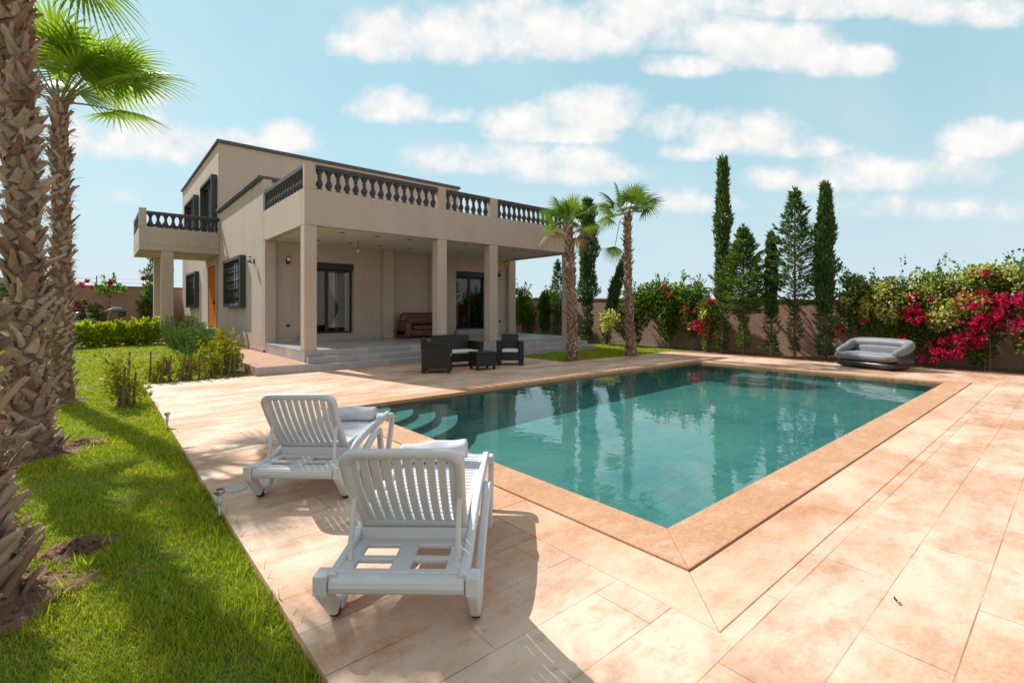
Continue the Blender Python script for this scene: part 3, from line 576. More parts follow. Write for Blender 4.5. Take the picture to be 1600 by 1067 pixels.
# ------------------------------------------------------------------ sun loungers
M['plastic'] = pmat('white_resin', (.61, .615, .65), (.57, .575, .61), 3, .38, .08, 120)
M['rubber'] = pmat('black_rubber', (.015, .015, .016), rough=.6)
X1 = Vector((1, 0, 0))
def make_lounger():
    r = thing('sun_lounger', (0, 0, 0), 'x', 'sun lounger', 'white resin sun loungers beside the pool')
    P = M['plastic']
    # bed frame behind the backrest: rear bar, rails, cross bars and a centre strip leave four openings
    mb = MB(); mb.tube([(-.30, -.17, .235), (.30, -.17, .235)], .042, 12); mb.box(-.30, .30, -.165, -.13, .245, .285)
    for x in (-.265, -.005, .255): 
        wd = .05 if abs(x) > .1 else .045
        mb.box(x - wd, x + wd, -.13, .16, .255, .283)
    mb.box(-.30, .30, -.045, -.005, .2565, .2815); mb.box(-.30, .30, .10, .16, .2568, .2812)
    mb.add([(-.27, .155, .265), (.27, .155, .265), (.27, .19, .265), (-.27, .19, .265), (-.27, .165, .335), (.27, .165, .335), (.27, .215, .335), (-.27, .215, .335)], [(0, 3, 2, 1), (4, 5, 6, 7), (0, 1, 5, 4), (1, 2, 6, 5), (2, 3, 7, 6), (3, 0, 4, 7)])
    mb.build('bed_frame', P, r, bevel=.007)
    for s in (-1, 1):
        # long side rail: low at the rear, swept up to carry the seat
        mb = MB(); mb.strip(smooth_path([(s * .29, -.19, .255), (s * .29, .1, .27), (s * .29, .32, .315), (s * .29, .7, .352), (s * .29, 1.32, .358)], 5), .022, .034)
        mb.build('side_rail', P, r, smooth=False, bevel=.004)
        # bowed outer frame: rear foot, up to the crest, down to the front foot
        mb = MB(); mb.strip(smooth_path([(s * .335, .0, .05), (s * .335, .06, .03), (s * .335, .14, .10), (s * .335, .36, .20), (s * .335, .66, .295), (s * .335, .80, .315), (s * .335, .875, .26), (s * .335, .93, .0)], 6), .024, .030)
        mb.build('side_frame', P, r, bevel=.004)
        mb = MB(); mb.box(s * .335 - .03, s * .335 + .03, -.215, -.13, .20, .288)
        mb.strip([(s * .335, -.185, .215), (s * .335, -.10, .12), (s * .335, -.035, .045)], .026, .034); mb.build('leg', P, r, bevel=.008)
        wh = MB().rings([[(s * .335 + dx, -.022 + .034 * math.cos(a), .034 + .034 * math.sin(a)) for a in [k * math.pi / 8 for k in range(16)]] for dx in (-.02, .02)]).build('wheel', M['rubber'], r, bevel=.004)
        mb = MB(); mb.strip(smooth_path([(s * .325, 1.24, .352), (s * .325, 1.335, .345), (s * .325, 1.345, .30), (s * .325, 1.26, .13), (s * .325, 1.20, 0)], 5), .024, .026)
        mb.build('leg', P, r, bevel=.004)
        # prop of the backrest
        mb = MB(); mb.strip(smooth_path([(s * .252, .055, .575), (s * .252, .0, .53), (s * .252, -.035, .42), (s * .252, -.055, .28)], 4), .012, .012)
        mb.build('back_prop', P, r, bevel=.003)
    # seat: slats across the bed
    mb = MB(); y = .23
    while y < 1.29: mb.box(-.267, .267, y, y + .047, .335, .366); y += .058
    mb.box(-.268, -.235, .22, 1.30, .325, .3645); mb.box(.235, .268, .22, 1.30, .325, .3645); mb.box(-.02, .02, .22, 1.30, .325, .36)
    mb.box(-.30, .30, 1.285, 1.335, .33, .3685); mb.build('seat', P, r, bevel=.006)
    # backrest: rounded frame holding ten slats, leaning back from the hinge
    ang = math.atan2(.31, .45); Ma = Matrix.Translation((0, .215, .345)) @ Matrix.Rotation(ang, 4, 'X')
    H = .58; curve = lambda z: -.028 * math.sin(math.pi * min(1, max(0, z / H)))          # shallow dish towards the rear
    def bp(x, z, d=0): return Ma @ Vector((x, curve(z) + d, z))
    out_, inn = [], []
    hw = lambda z: .272 + .018 * z / H
    def outline(inset):
        c = .085 - inset * .4; pts = []
        pts += [(-hw(0) + inset, .0 + inset)]; pts += [(-hw(z) + inset, z) for z in (.12, .25, .38, H - c - inset)]
        pts += [(-hw(H) + inset + c - c * math.cos(a), H - inset - c + c * math.sin(a)) for a in [k * math.pi / 12 for k in range(1, 7)]]
        q = [(-x, z) for x, z in reversed(pts)]; return pts + q
    fr = MB(); o_, i_ = outline(0), outline(.047); n = len(o_); rs = []
    for (xo, zo), (xi, zi) in zip(o_, i_):
        xm, zm = (xo + xi) / 2, (zo + zi) / 2
        rs.append([bp(xo, zo, -.004), bp(xo, zo, -.030), bp(xm, zm, -.036), bp(xi, zi, -.02), bp(xi, zi, .002), bp(xm, zm, .008)])
    k = 6; vs = [p for q in rs for p in q]; fs = []
    for a in range(n):
        b_ = (a + 1) % n
        for j in range(k): fs.append((a * k + j, b_ * k + j, b_ * k + (j + 1) % k, a * k + (j + 1) % k))
    fr.add(vs, fs)
    br = fr.build('backrest', P, r, smooth=True)
    sl = MB(); ns = 10; wd = .49 / ns
    for a in range(ns):
        xc = -.245 + wd * (a + .5); rows = []
        for z in [.045 + j * (H - .085) / 8 for j in range(9)]:
            sx = xc * (1 + .06 * z / H); rows.append([bp(sx - wd * .37, z, -.002), bp(sx - wd * .37, z, -.016), bp(sx + wd * .37, z, -.016), bp(sx + wd * .37, z, -.002)])
        sl.rings(rows)
    sl.build('slats', P, br)
    for s in (-1, 1):
        MB().tube([bp(s * .25, .03, -.01), bp(s * .20, .03, -.01)], .012, 8).build('hinge', P, br)
    return r
L1 = make_lounger()
L1['label'] = 'white slatted sun lounger nearest the camera, its raised back turned to us'
L1.location = (1.13, 2.10, .002); L1.rotation_euler.z = -math.atan2(.66, .75)
L2 = copy_tree(L1); L2['label'] = 'white slatted sun lounger further back, by the curved pool steps'
L2.location = (1.235, 3.945, .002); L2.rotation_euler.z = -math.atan2(.665, .745)
m, t, n, l, b = newmat('terry_towel'); v = objvec(t); f = noise(t, v, 8, 5); l.new(ramp(t, f, [(.3, (.53, .52, .58)), (.7, (.66, .65, .71))]), b.inputs['Base Color']); b.inputs['Roughness'].default_value = .95; b.inputs['Sheen Weight'].default_value = .4; bump(t, b, noise(t, v, 210, 3, .7), .8, .006); M['towel'] = m
def towel(par, u, length, label, dx=0, lift=0):
    """rolled towel: spiral end, slightly squashed, lying across the seat"""
    mb = MB(); rs = []; n = 30
    for k in range(25):
        x = -length / 2 + length * k / 24; e = min(1, (min(k, 24 - k) + .6) / 2.2) ** .5; q = []
        for i in range(n):
            a = 2 * math.pi * i / n; rr = (.071 + .006 * math.sin(x * 23 + a) + .004 * math.sin(5 * a + x * 9)) * (.86 + .14 * e) + (.007 if .3 < a < .8 else 0)
            q.append((x, rr * 1.12 * math.cos(a), .064 + rr * .92 * math.sin(a) if math.sin(a) > -.93 else 0.003))
        rs.append(q)
    mb.rings(rs); o = mb.build('rolled_towel', M['towel'], smooth=True)
    o.location = par.matrix_basis @ Vector((dx, u, .366 + length / 2 * math.sin(lift))); o.rotation_euler = (0, -lift, par.rotation_euler.z + .05)
    # coil visible on the end
    sp = MB(); pts = [(length / 2 + .001, (.063 - .007 * a) * 1.1 * math.cos(a), .064 + (.063 - .007 * a) * .9 * math.sin(a)) for a in [k * .35 for k in range(24)]]
    sp.tube(pts, .0035, 4).build('rolled_edge', M['towel'], o)
    tag(o, label, 'towel', 'rolled towels on the loungers')
bpy.context.view_layer.update()
towel(L1, 1.14, .46, 'rolled pale towel on the seat of the nearest lounger', -.06, .07)
towel(L2, 1.0, .46, 'rolled pale towel on the seat of the lounger by the pool steps', .02)

# ------------------------------------------------------------------ wicker set
m, t, n, l, b = newmat('black_wicker'); v = objvec(t); wvs = n.new('ShaderNodeTexWave'); wvs.inputs['Scale'].default_value = 26; wvs.bands_direction = 'Z'; l.new(v, wvs.inputs['Vector'])
ck = n.new('ShaderNodeTexBrick'); sp = n.new('ShaderNodeSeparateXYZ'); l.new(v, sp.inputs[0]); ad = n.new('ShaderNodeMath'); ad.operation = 'ADD'; l.new(sp.outputs[0], ad.inputs[0]); l.new(sp.outputs[1], ad.inputs[1]); cb = n.new('ShaderNodeCombineXYZ'); l.new(ad.outputs[0], cb.inputs[0]); l.new(sp.outputs[2], cb.inputs[1]); l.new(cb.outputs[0], ck.inputs['Vector'])
ck.inputs['Scale'].default_value = 1; ck.inputs['Brick Width'].default_value = .035; ck.inputs['Row Height'].default_value = .012; ck.inputs['Mortar Size'].default_value = .0018
ck.inputs['Color1'].default_value = (.0085, .008, .0085, 1); ck.inputs['Color2'].default_value = (.012, .011, .0115, 1); ck.inputs['Mortar'].default_value = (.003, .003, .003, 1)
l.new(ck.outputs['Color'], b.inputs['Base Color']); b.inputs['Roughness'].default_value = .5; bump(t, b, ck.outputs['Fac'], -.6, .004); M['wicker'] = m
M['cushion'] = pmat('pale_cushion', (.66, .66, .64), (.60, .60, .59), 5, .9, .2, 150)
def wicker_seat(name, w_, loc, rz, label, cat):
    r = thing(name, loc, label, cat, None, rz); W = M['wicker']; d = .66; a = .13        # faces -Y
    for s in (-1, 1):
        mb = MB(); x0 = s * w_ / 2; xi = x0 - s * a; xa, xb = min(x0, xi), max(x0, xi)
        mb.box(xa, xb, -d / 2, d / 2, .10, .60); mb.box(xa - .008, xb + .008, -d / 2 - .012, d / 2 + .004, .601, .632)
        mb.build('armrest', W, r, bevel=.012)
        for y in (-d / 2 + .001, d / 2 - .075): MB().box(xa + .004, xb - .004, y, y + .073, 0, .099).build('leg', W, r, bevel=.006)
    mb = MB(); mb.box(-w_ / 2 + a + .001, w_ / 2 - a - .001, -d / 2 + .025, d / 2 - .1, .13, .345); mb.build('seat', W, r, bevel=.012)
    mb = MB(); p = [(d / 2 - .11, .10), (d / 2 - .005, .10), (d / 2 + .045, .80), (d / 2 - .05, .80)]
    mb.rings([[(x, y, z) for y, z in p] for x in (-w_ / 2 + a + .002, w_ / 2 - a - .002)]); mb.build('backrest', W, r, bevel=.02)
    MB().box(-w_ / 2 + a + .012, w_ / 2 - a - .012, -d / 2 + .01, d / 2 - .115, .347, .415).build('cushion', M['cushion'], r, bevel=.025, seg=3)
    return r
def dirz(fx, fy): return math.atan2(fy, fx) + math.pi / 2       # turn -Y to face (fx, fy)
wicker_seat('wicker_armchair', .72, (6.14, 9.92, .002), dirz(.80, -.60), 'black wicker armchair seen side on, left of the wicker coffee table', 'armchair')
wicker_seat('wicker_armchair', .72, (8.47, 10.0, .002), dirz(-.64, -.77), 'black wicker armchair with pale cushion, right of the coffee table', 'armchair')
wicker_seat('wicker_sofa', 1.34, (7.12, 10.62, .002), dirz(-.155, -.99), 'black wicker two seat sofa with pale cushion behind the coffee table', 'sofa')
r = thing('coffee_table', (7.26, 9.62, .002), 'low black wicker coffee table between the armchairs', 'table', None, R(-11))
MB().box(-.27, .27, -.23, .23, .09, .40).build('table_body', M['wicker'], r, bevel=.01)
MB().box(-.285, .285, -.245, .245, .402, .43).build('table_top', M['wicker'], r, bevel=.01)
for x in (-.25, .19):
    for y in (-.215, .155): MB().box(x, x + .06, y, y + .06, 0, .089).build('leg', M['wicker'], r, bevel=.005)
MB().box(-.06, .06, -.2475, -.2455, .365, .40).build('handle_slot', M['rubber'], r)

# ------------------------------------------------------------------ brown leather sofa on the terrace
M['leather'] = pmat('brown_leather', (.135, .052, .030), (.075, .028, .017), 5, .42, .35, 28, .012)
def puff(bx, name, par, mat, bev, sub=1):
    o = MB().box(*bx).build(name, mat, par, bevel=bev, seg=4, smooth=True); return o
r = thing('leather_sofa', (8.95, 15.55, T + .002), 'worn brown leather two seat sofa against the porch wall', 'sofa')
puff((-.80, .80, -.33, .40, .05, .30), 'base', r, M['leather'], .05)
for s in (-1, 1): puff((min(s * .80, s * .55), max(s * .80, s * .55), -.42, .36, .02, .62), 'armrest', r, M['leather'], .11)
puff((-.70, .70, .12, .40, .25, .90), 'backrest', r, M['leather'], .13)
puff((-.545, .545, -.40, .16, .28, .45), 'seat_cushion', r, M['leather'], .075)
puff((-.54, .54, .0, .2, .45, .74), 'back_cushion', r, M['leather'], .09)

# ------------------------------------------------------------------ inflatable sofa
m, t, n, l, b = newmat('flocked_vinyl'); v = objvec(t); f = noise(t, v, 3, 5); l.new(ramp(t, f, [(.3, (.125, .125, .145)), (.7, (.17, .17, .195))]), b.inputs['Base Color']); b.inputs['Roughness'].default_value = .55; b.inputs['Sheen Weight'].default_value = .5; M['flock'] = m
M['vinyl'] = pmat('dark_vinyl', (.045, .045, .055), (.032, .032, .04), 2, .28)
r = thing('inflatable_sofa', (14.98, 3.42, .002), 'grey inflatable sofa standing by the far edge of the pool', 'inflatable sofa', None, dirz(-.93, .37)); r.scale = (.87, .95, .97)
def pill(name, mat, x0, x1, y0, y1, z0, z1, par=r, wob=0, n=22):
    """inflated cushion: superellipsoid pads with pinched seams"""
    mb = MB(); rs = []; cx, cy, cz = (x0 + x1) / 2, (y0 + y1) / 2, (z0 + z1) / 2; a, b_, c = (x1 - x0) / 2, (y1 - y0) / 2, (z1 - z0) / 2
    se = lambda q, e: math.copysign(abs(q) ** e, q)
    for i in range(17):
        ph = -math.pi / 2 + math.pi * i / 16; q = []
        for k in range(48):
            th = 2 * math.pi * k / 48; x = se(math.cos(ph), .45) * se(math.cos(th), .32); y = se(math.cos(ph), .45) * se(math.sin(th), .32)
            q.append((cx + a * x, cy + b_ * y, cz + c * se(math.sin(ph), .75) * (1 - wob * (.5 + .5 * math.cos(x * 16)) * (ph > 0) * (1 - abs(y) ** 4))))
        rs.append(q)
    return mb.rings(rs).build(name, mat, par, smooth=True)
pill('base', M['vinyl'], -.85, .85, -.52, .38, 0, .215)
pill('seat', M['flock'], -.86, .86, -.54, .30, .19, .415, wob=.22)
pth = smooth_path([(-.80, -.30, .40), (-.805, .0, .49), (-.80, .20, .58), (-.68, .32, .62), (-.3, .34, .635), (.3, .34, .635), (.68, .32, .62), (.80, .20, .58), (.805, 0, .49), (.80, -.30, .40)], 6)
rad = [.085 + .05 * math.sin(math.pi * i / (len(pth) - 1)) ** .5 for i in range(len(pth))]
MB().tube(pth, rad, 14).build('backrest', M['flock'], r, smooth=True)
pill('back_panel', M['flock'], -.76, .76, .20, .40, .16, .60)
for s in (-1, 1): pill('armrest', M['vinyl'], min(s * .70, s * .88), max(s * .70, s * .88), -.32, .36, .14, .50)
pill('valve', M['rubber'], .70, .76, -.545, -.51, .09, .13)

# ------------------------------------------------------------------ small things on the ground
M['steel'] = pmat('brushed_steel', (.5, .5, .5), (.4, .4, .4), 8, .3, metal=1.0); M['clear'] = pmat('lamp_lens', (.6, .62, .6), rough=.15)
def solar_lamp(loc, label):
    r = thing('solar_lamp', loc, label, 'garden lamp', 'solar stake lamps along the deck edge')
    MB().lathe([(.009, -.05), (.009, .12)], n=8).build('stake', M['steel'], r, smooth=True)
    MB().lathe([(.012, .12), (.016, .14), (.018, .20)], n=12).build('lens', M['clear'], r, smooth=True)
    MB().lathe([(.032, .20), (.033, .205), (.033, .222), (.028, .229)], n=16).build('cap', M['steel'], r)
    MB().lathe([(.024, .2292), (.024, .2315)], n=16).build('solar_panel', M['black'], r)
solar_lamp((.668, 7.38, -.05), 'small steel solar stake lamp at the deck edge, further from the camera')
solar_lamp((.665, 3.98, -.05), 'small steel solar stake lamp at the deck edge beside the round drain cover')
M['plasticgrey'] = pmat('grey_plastic', (.50, .49, .47), rough=.5)
r = thing('drain_cover', (.86, 4.46, .001), 'round grey skimmer cover set flush in the deck', 'drain cover')
MB().lathe([(.078, 0), (.078, .006), (.07, .008)], n=28).build('rim', M['plasticgrey'], r); MB().lathe([(.064, .0085), (.062, .0105), (.0, .011)], n=28, cap=False).build('lid', M['plasticgrey'], r)
# two twisted dry leaves lying on the bare paving
M['dryleaf'] = pmat('dry_leaf', (.12, .06, .03), (.06, .03, .02), 30, .8)
for (x, y, a), lab in zip(((3.02, .60, .4), (2.86, -.10, 1.9)), ('curled dry leaf on the bare paving near the pool border', 'curled dry leaf on the paving, the farther one from the pool')):
    rows = [[(u * .019, (.006 - .006 * abs(u) ** 2) * s + .003 * math.sin(u * 4), .004 + .010 * s * s + .006 * abs(u)) for s in (-1, 0, 1)] for u in (-1, -.5, 0, .5, 1)]
    o = MB().rings(rows, closed=False, cap=False).build('dry_leaf', M['dryleaf']); o.location = (x, y, .002); o.rotation_euler.z = a; tag(o, lab, 'dry leaf')

# ------------------------------------------------------------------ stick fence
M['stick'] = pmat('dry_stick', (.20, .13, .085), (.11, .07, .045), 20, .9, .4, 60)
STK = [(.30, 9.42, .60), (.37, 9.75, .80), (.44, 9.62, .5), (.80, 12.16, .62), (.97, 11.98, .50), (1.10, 12.02, .54), (1.17, 12.10, .50), (1.28, 11.96, .52), (1.41, 12.02, .55), (1.50, 12.04, .5), (1.63, 12.06, .52), (1.78, 12.0, .55), (1.90, 12.08, .6), (2.02, 12.02, .52), (2.16, 12.05, .58), (2.28, 12.1, .5)]
r = thing('stick_fence', (1.5, 12.03, 0), 'row of thin crooked stakes along the far end of the deck', 'stick fence')
rs_ = random.Random(5)
for x, y, h in STK[3:]:
    dx, dy = rs_.uniform(-.12, .12), rs_.uniform(-.05, .05)
    MB().tube([(x, y, -.08), (x + dx * .5 + .01, y + dy * .5, h * .5), (x + dx, y + dy, h)], [.021, .018, .014], 7).build('stake', M['stick'], r, w=True)
for (x, y, h), lab in zip(STK[:3], ('thin dark stake leaning in the corner bush, the nearest one', 'tall thin stake standing in the corner bush', 'short thin stake behind the corner bush')):
    o = MB().tube([(0, 0, -.1), (.01, .01, h * .5), (.03, -.02, h)], [.022, .019, .014], 7).build('stake', M['stick']); o.location = (x, y, 0); tag(o, lab, 'stake')

# ------------------------------------------------------------------ motorcycle and bending gardener by the block wall
M['yellow'] = pmat('yellow_paint', (.75, .36, .02), rough=.3); M['navy'] = pmat('dark_blue_paint', (.02, .028, .05), rough=.3); M['chrome'] = pmat('chrome', (.6, .6, .6), rough=.15, metal=1)
GZ = lawn_z(-1.5, 29.5)
r = thing('motorcycle', (-.75, 29.6, GZ), 'dark motorcycle with a yellow side panel parked behind the lime hedge', 'motorcycle', None, R(18))
for x in (-.68, .66):
    wv_ = MB().rings([[(x + q * math.cos(a), dy, .31 + q * math.sin(a)) for a in [k * math.pi / 12 for k in range(24)]] for q, dy in ((.24, -.05), (.30, -.05), (.315, 0), (.30, .05), (.24, .05), (.24, -.05))], cap=False).build('wheel', M['rubber'], r, smooth=True)
    MB().rings([[(x + q * math.cos(a), dy, .31 + q * math.sin(a)) for a in [k * math.pi / 8 for k in range(16)]] for q, dy in ((.24, -.03), (.24, .03), (.21, .03), (.21, -.03), (.24, -.03))], cap=False).build('rim', M['chrome'], wv_)
    s = MB()
    for k in range(10): a = k * math.pi / 5; s.tube([(x, 0, .31), (x + .22 * math.cos(a), 0, .31 + .22 * math.sin(a))], .008, 4)
    s.build('spokes', M['chrome'], wv_)
MB().tube([(-.68, 0, .31), (-.2, 0, .34), (.1, 0, .36), (.25, 0, .75), (.36, 0, .86)], .035, 8).build('frame', M['black'], r)
MB().box(-.15, .22, -.12, .12, .24, .55).build('engine', M['chrome'], r, bevel=.04)
MB().tube(smooth_path([(-.05, 0, .72), (.1, 0, .80), (.28, 0, .83)], 4), [.08, .11, .12, .13, .135, .13, .12, .11, .09], 12).build('fuel_tank', M['navy'], r, smooth=True)
MB().box(-.42, -.12, -.14, .14, .48, .70).build('side_panel', M['yellow'], r, bevel=.05)
MB().tube(smooth_path([(-.85, 0, .80), (-.5, 0, .78), (-.05, 0, .75)], 4), [.05, .07, .08, .085, .09, .09, .085, .08, .06], 10).build('seat', M['rubber'], r, smooth=True)
MB().strip(smooth_path([(-.98, 0, .55), (-.9, 0, .66), (-.68, 0, .70), (-.45, 0, .62)], 4), .01, .07, Vector((0, 1, 0))).build('mudguard', M['navy'], r)
for s in (-.08, .08): MB().tube([(.66, s, .31), (.45, s, .82), (.40, s, .98)], .022, 6).build('fork', M['chrome'], r)
MB().tube([(.30, -.38, 1.04), (.38, -.2, 1.06), (.42, 0, 1.0), (.38, .2, 1.06), (.30, .38, 1.04)], .016, 6).build('handlebar', M['black'], r)
MB().lathe([(.03, -.05), (.085, 0), (.09, .04)], (0, 0, 0), 12).build('headlight', M['clear'], r, loc=(.52, 0, .86), smooth=True)
for s in (-1, 1): MB().lathe([(.0, -.003), (.05, 0), (.045, .012)], n=10).build('mirror', M['chrome'], r, loc=(.36, s * .30, 1.20)); 
MB().tube([(.05, -.15, .25), (-.3, -.17, .24), (-.85, -.17, .36)], [.03, .045, .05], 8).build('exhaust', M['chrome'], r)
MB().tube([(-.05, .1, .3), (-.1, .3, 0)], .014, 6).build('kickstand', M['black'], r)

def skin_mesh(name, verts, edges, radii, mat, parent=None, root=0, sub=2):
    me = bpy.data.meshes.new(name); me.from_pydata(verts, edges, []); o = bpy.data.objects.new(name, me); col.objects.link(o); place(o, mat, parent)
    md = o.modifiers.new('skin', 'SKIN'); md.use_smooth_shade = True
    for i, s in enumerate(me.skin_vertices[0].data): s.radius = radii[i] if isinstance(radii[i], tuple) else (radii[i], radii[i]); s.use_root = (i == root)
    sb = o.modifiers.new('sub', 'SUBSURF'); sb.levels = sub; sb.render_levels = sub; return o
M['skin'] = pmat('skin', (.30, .16, .10), rough=.6); M['shirt'] = pmat('grey_blue_shirt', (.19, .20, .26), (.15, .16, .21), 8, .9); M['jeans'] = pmat('dark_trousers', (.06, .065, .085), rough=.9); M['hair'] = pmat('black_hair', (.012, .01, .01), rough=.7)
# stands facing -X (towards the motorcycle), bent far forward with both hands near the ground
per = thing('person', (.93, 30.5, lawn_z(.9, 30.5)), 'person in a grey blue shirt bent forward at the block wall behind the lime hedge', 'person')
pv = [(0, 0, .93), (-.22, 0, 1.06), (-.42, 0, 1.03), (-.52, 0, .99), (-.60, 0, .90), (-.67, 0, .82)]; pr = [.13, .14, .15, .065, .09, .085]; pe = [(0, 1), (1, 2), (2, 3), (3, 4), (4, 5)]
def chain(start, pts, rad):
    prev = start
    for p, q in zip(pts, rad): pv.append(p); pr.append(q); pe.append((prev, len(pv) - 1)); prev = len(pv) - 1
    return prev
for s in (-1, 1):
    chain(0, [(.02, s * .10, .86), (-.06, s * .12, .50), (.03, s * .12, .10), (-.02, s * .12, .04), (-.15, s * .13, .03)], [.10, .075, .048, .045, .035])
    h_ = chain(2, [(-.42, s * .19, 1.0), (-.47, s * .22, .70), (-.55, s * .18, .46), (-.57, s * .17, .40)], [.062, .05, .036, .03])
    for k in range(4): chain(h_, [(-.575 - .012 * k, s * .17 + (k - 1.5) * .018, .355), (-.565 - .012 * k, s * .17 + (k - 1.5) * .018, .318)], [.009, .008])
    chain(h_, [(-.60, s * .13, .385), (-.61, s * .12, .35)], [.011, .009])
skin_mesh('body', pv, pe, pr, M['skin'], per)
sv = [(.03, 0, .95), (-.22, 0, 1.065), (-.42, 0, 1.035), (-.49, 0, 1.0), (-.42, .19, 1.0), (-.455, .215, .78), (-.42, -.19, 1.0), (-.455, -.215, .78)]
skin_mesh('shirt', sv, [(0, 1), (1, 2), (2, 3), (2, 4), (4, 5), (2, 6), (6, 7)], [.155, .17, .175, .09, .082, .075, .082, .075], M['shirt'], per, 1)
tv = [(.0, 0, .93), (.02, .10, .86), (-.06, .12, .50), (.03, .12, .09), (.02, -.10, .86), (-.06, -.12, .50), (.03, -.12, .09)]
skin_mesh('trousers', tv, [(0, 1), (1, 2), (2, 3), (0, 4), (4, 5), (5, 6)], [.15, .115, .09, .07, .115, .09, .07], M['jeans'], per)
skin_mesh('hair', [(-.575, 0, .95), (-.63, 0, .90), (-.70, 0, .84)], [(0, 1), (1, 2)], [.085, .095, .07], M['hair'], per)
# ------------------------------------------------------------------ palms
M['boot'] = None
def islandmat(name, cols, rough=.85, bs=.5, bscale=40, stretch=(1, 1, 1)):
    m, t, n, l, b = newmat(name); g_ = n.new('ShaderNodeNewGeometry'); k = len(cols)
    c = ramp(t, g_.outputs['Random Per Island'], [(i / max(k - 1, 1), q) for i, q in enumerate(cols)]); v = objvec(t, stretch)
    f = noise(t, v, bscale * .35, 6, .65); c = mixc(t, mapr(t, f, .3, .7, 0, .55), c, mixc(t, 1., c, (.45, .40, .38), 'MULTIPLY'))
    l.new(c, b.inputs['Base Color']); b.inputs['Roughness'].default_value = rough; b.inputs['Specular IOR Level'].default_value = .25
    bump(t, b, noise(t, v, bscale, 5, .7), bs, .012); return m
M['boot'] = islandmat('palm_leaf_bases', [(.20, .10, .07), (.42, .26, .185), (.52, .41, .32), (.29, .16, .11), (.62, .52, .42), (.45, .28, .19), (.38, .30, .245)], bs=.7, bscale=45, stretch=(1, 1, .3))
M['bark'] = pmat('palm_bark', (.27, .17, .12), (.13, .078, .055), 9, .95, .9, 30, .03)
M['fibre'] = islandmat('palm_fibre', [(.40, .29, .18), (.28, .18, .11), (.52, .42, .30)], bs=0)
M['frond'] = leafmat('fan_palm_leaf', [(.11, .20, .025), (.16, .26, .035), (.22, .31, .05)], .5, (1.7, 1.6, .5), .38)
M['frond_dark'] = leafmat('fan_palm_leaf_dark', [(.07, .135, .022), (.10, .175, .028), (.14, .21, .035)], .4, (1.5, 1.5, .55), .4)
M['dryfrond'] = leafmat('dry_palm_leaf', [(.26, .17, .085), (.36, .26, .14), (.20, .125, .07)], .2, (1.2, 1.1, .8), .7)
M['petiole'] = pmat('palm_leaf_stalk', (.22, .25, .07), (.16, .17, .05), 8, .5)
def trunk_axis(h, lean, bend):
    return lambda z: Vector((lean[0] * (z / h) + bend[0] * math.sin(z / h * math.pi), lean[1] * (z / h) + bend[1] * math.sin(z / h * math.pi), z))
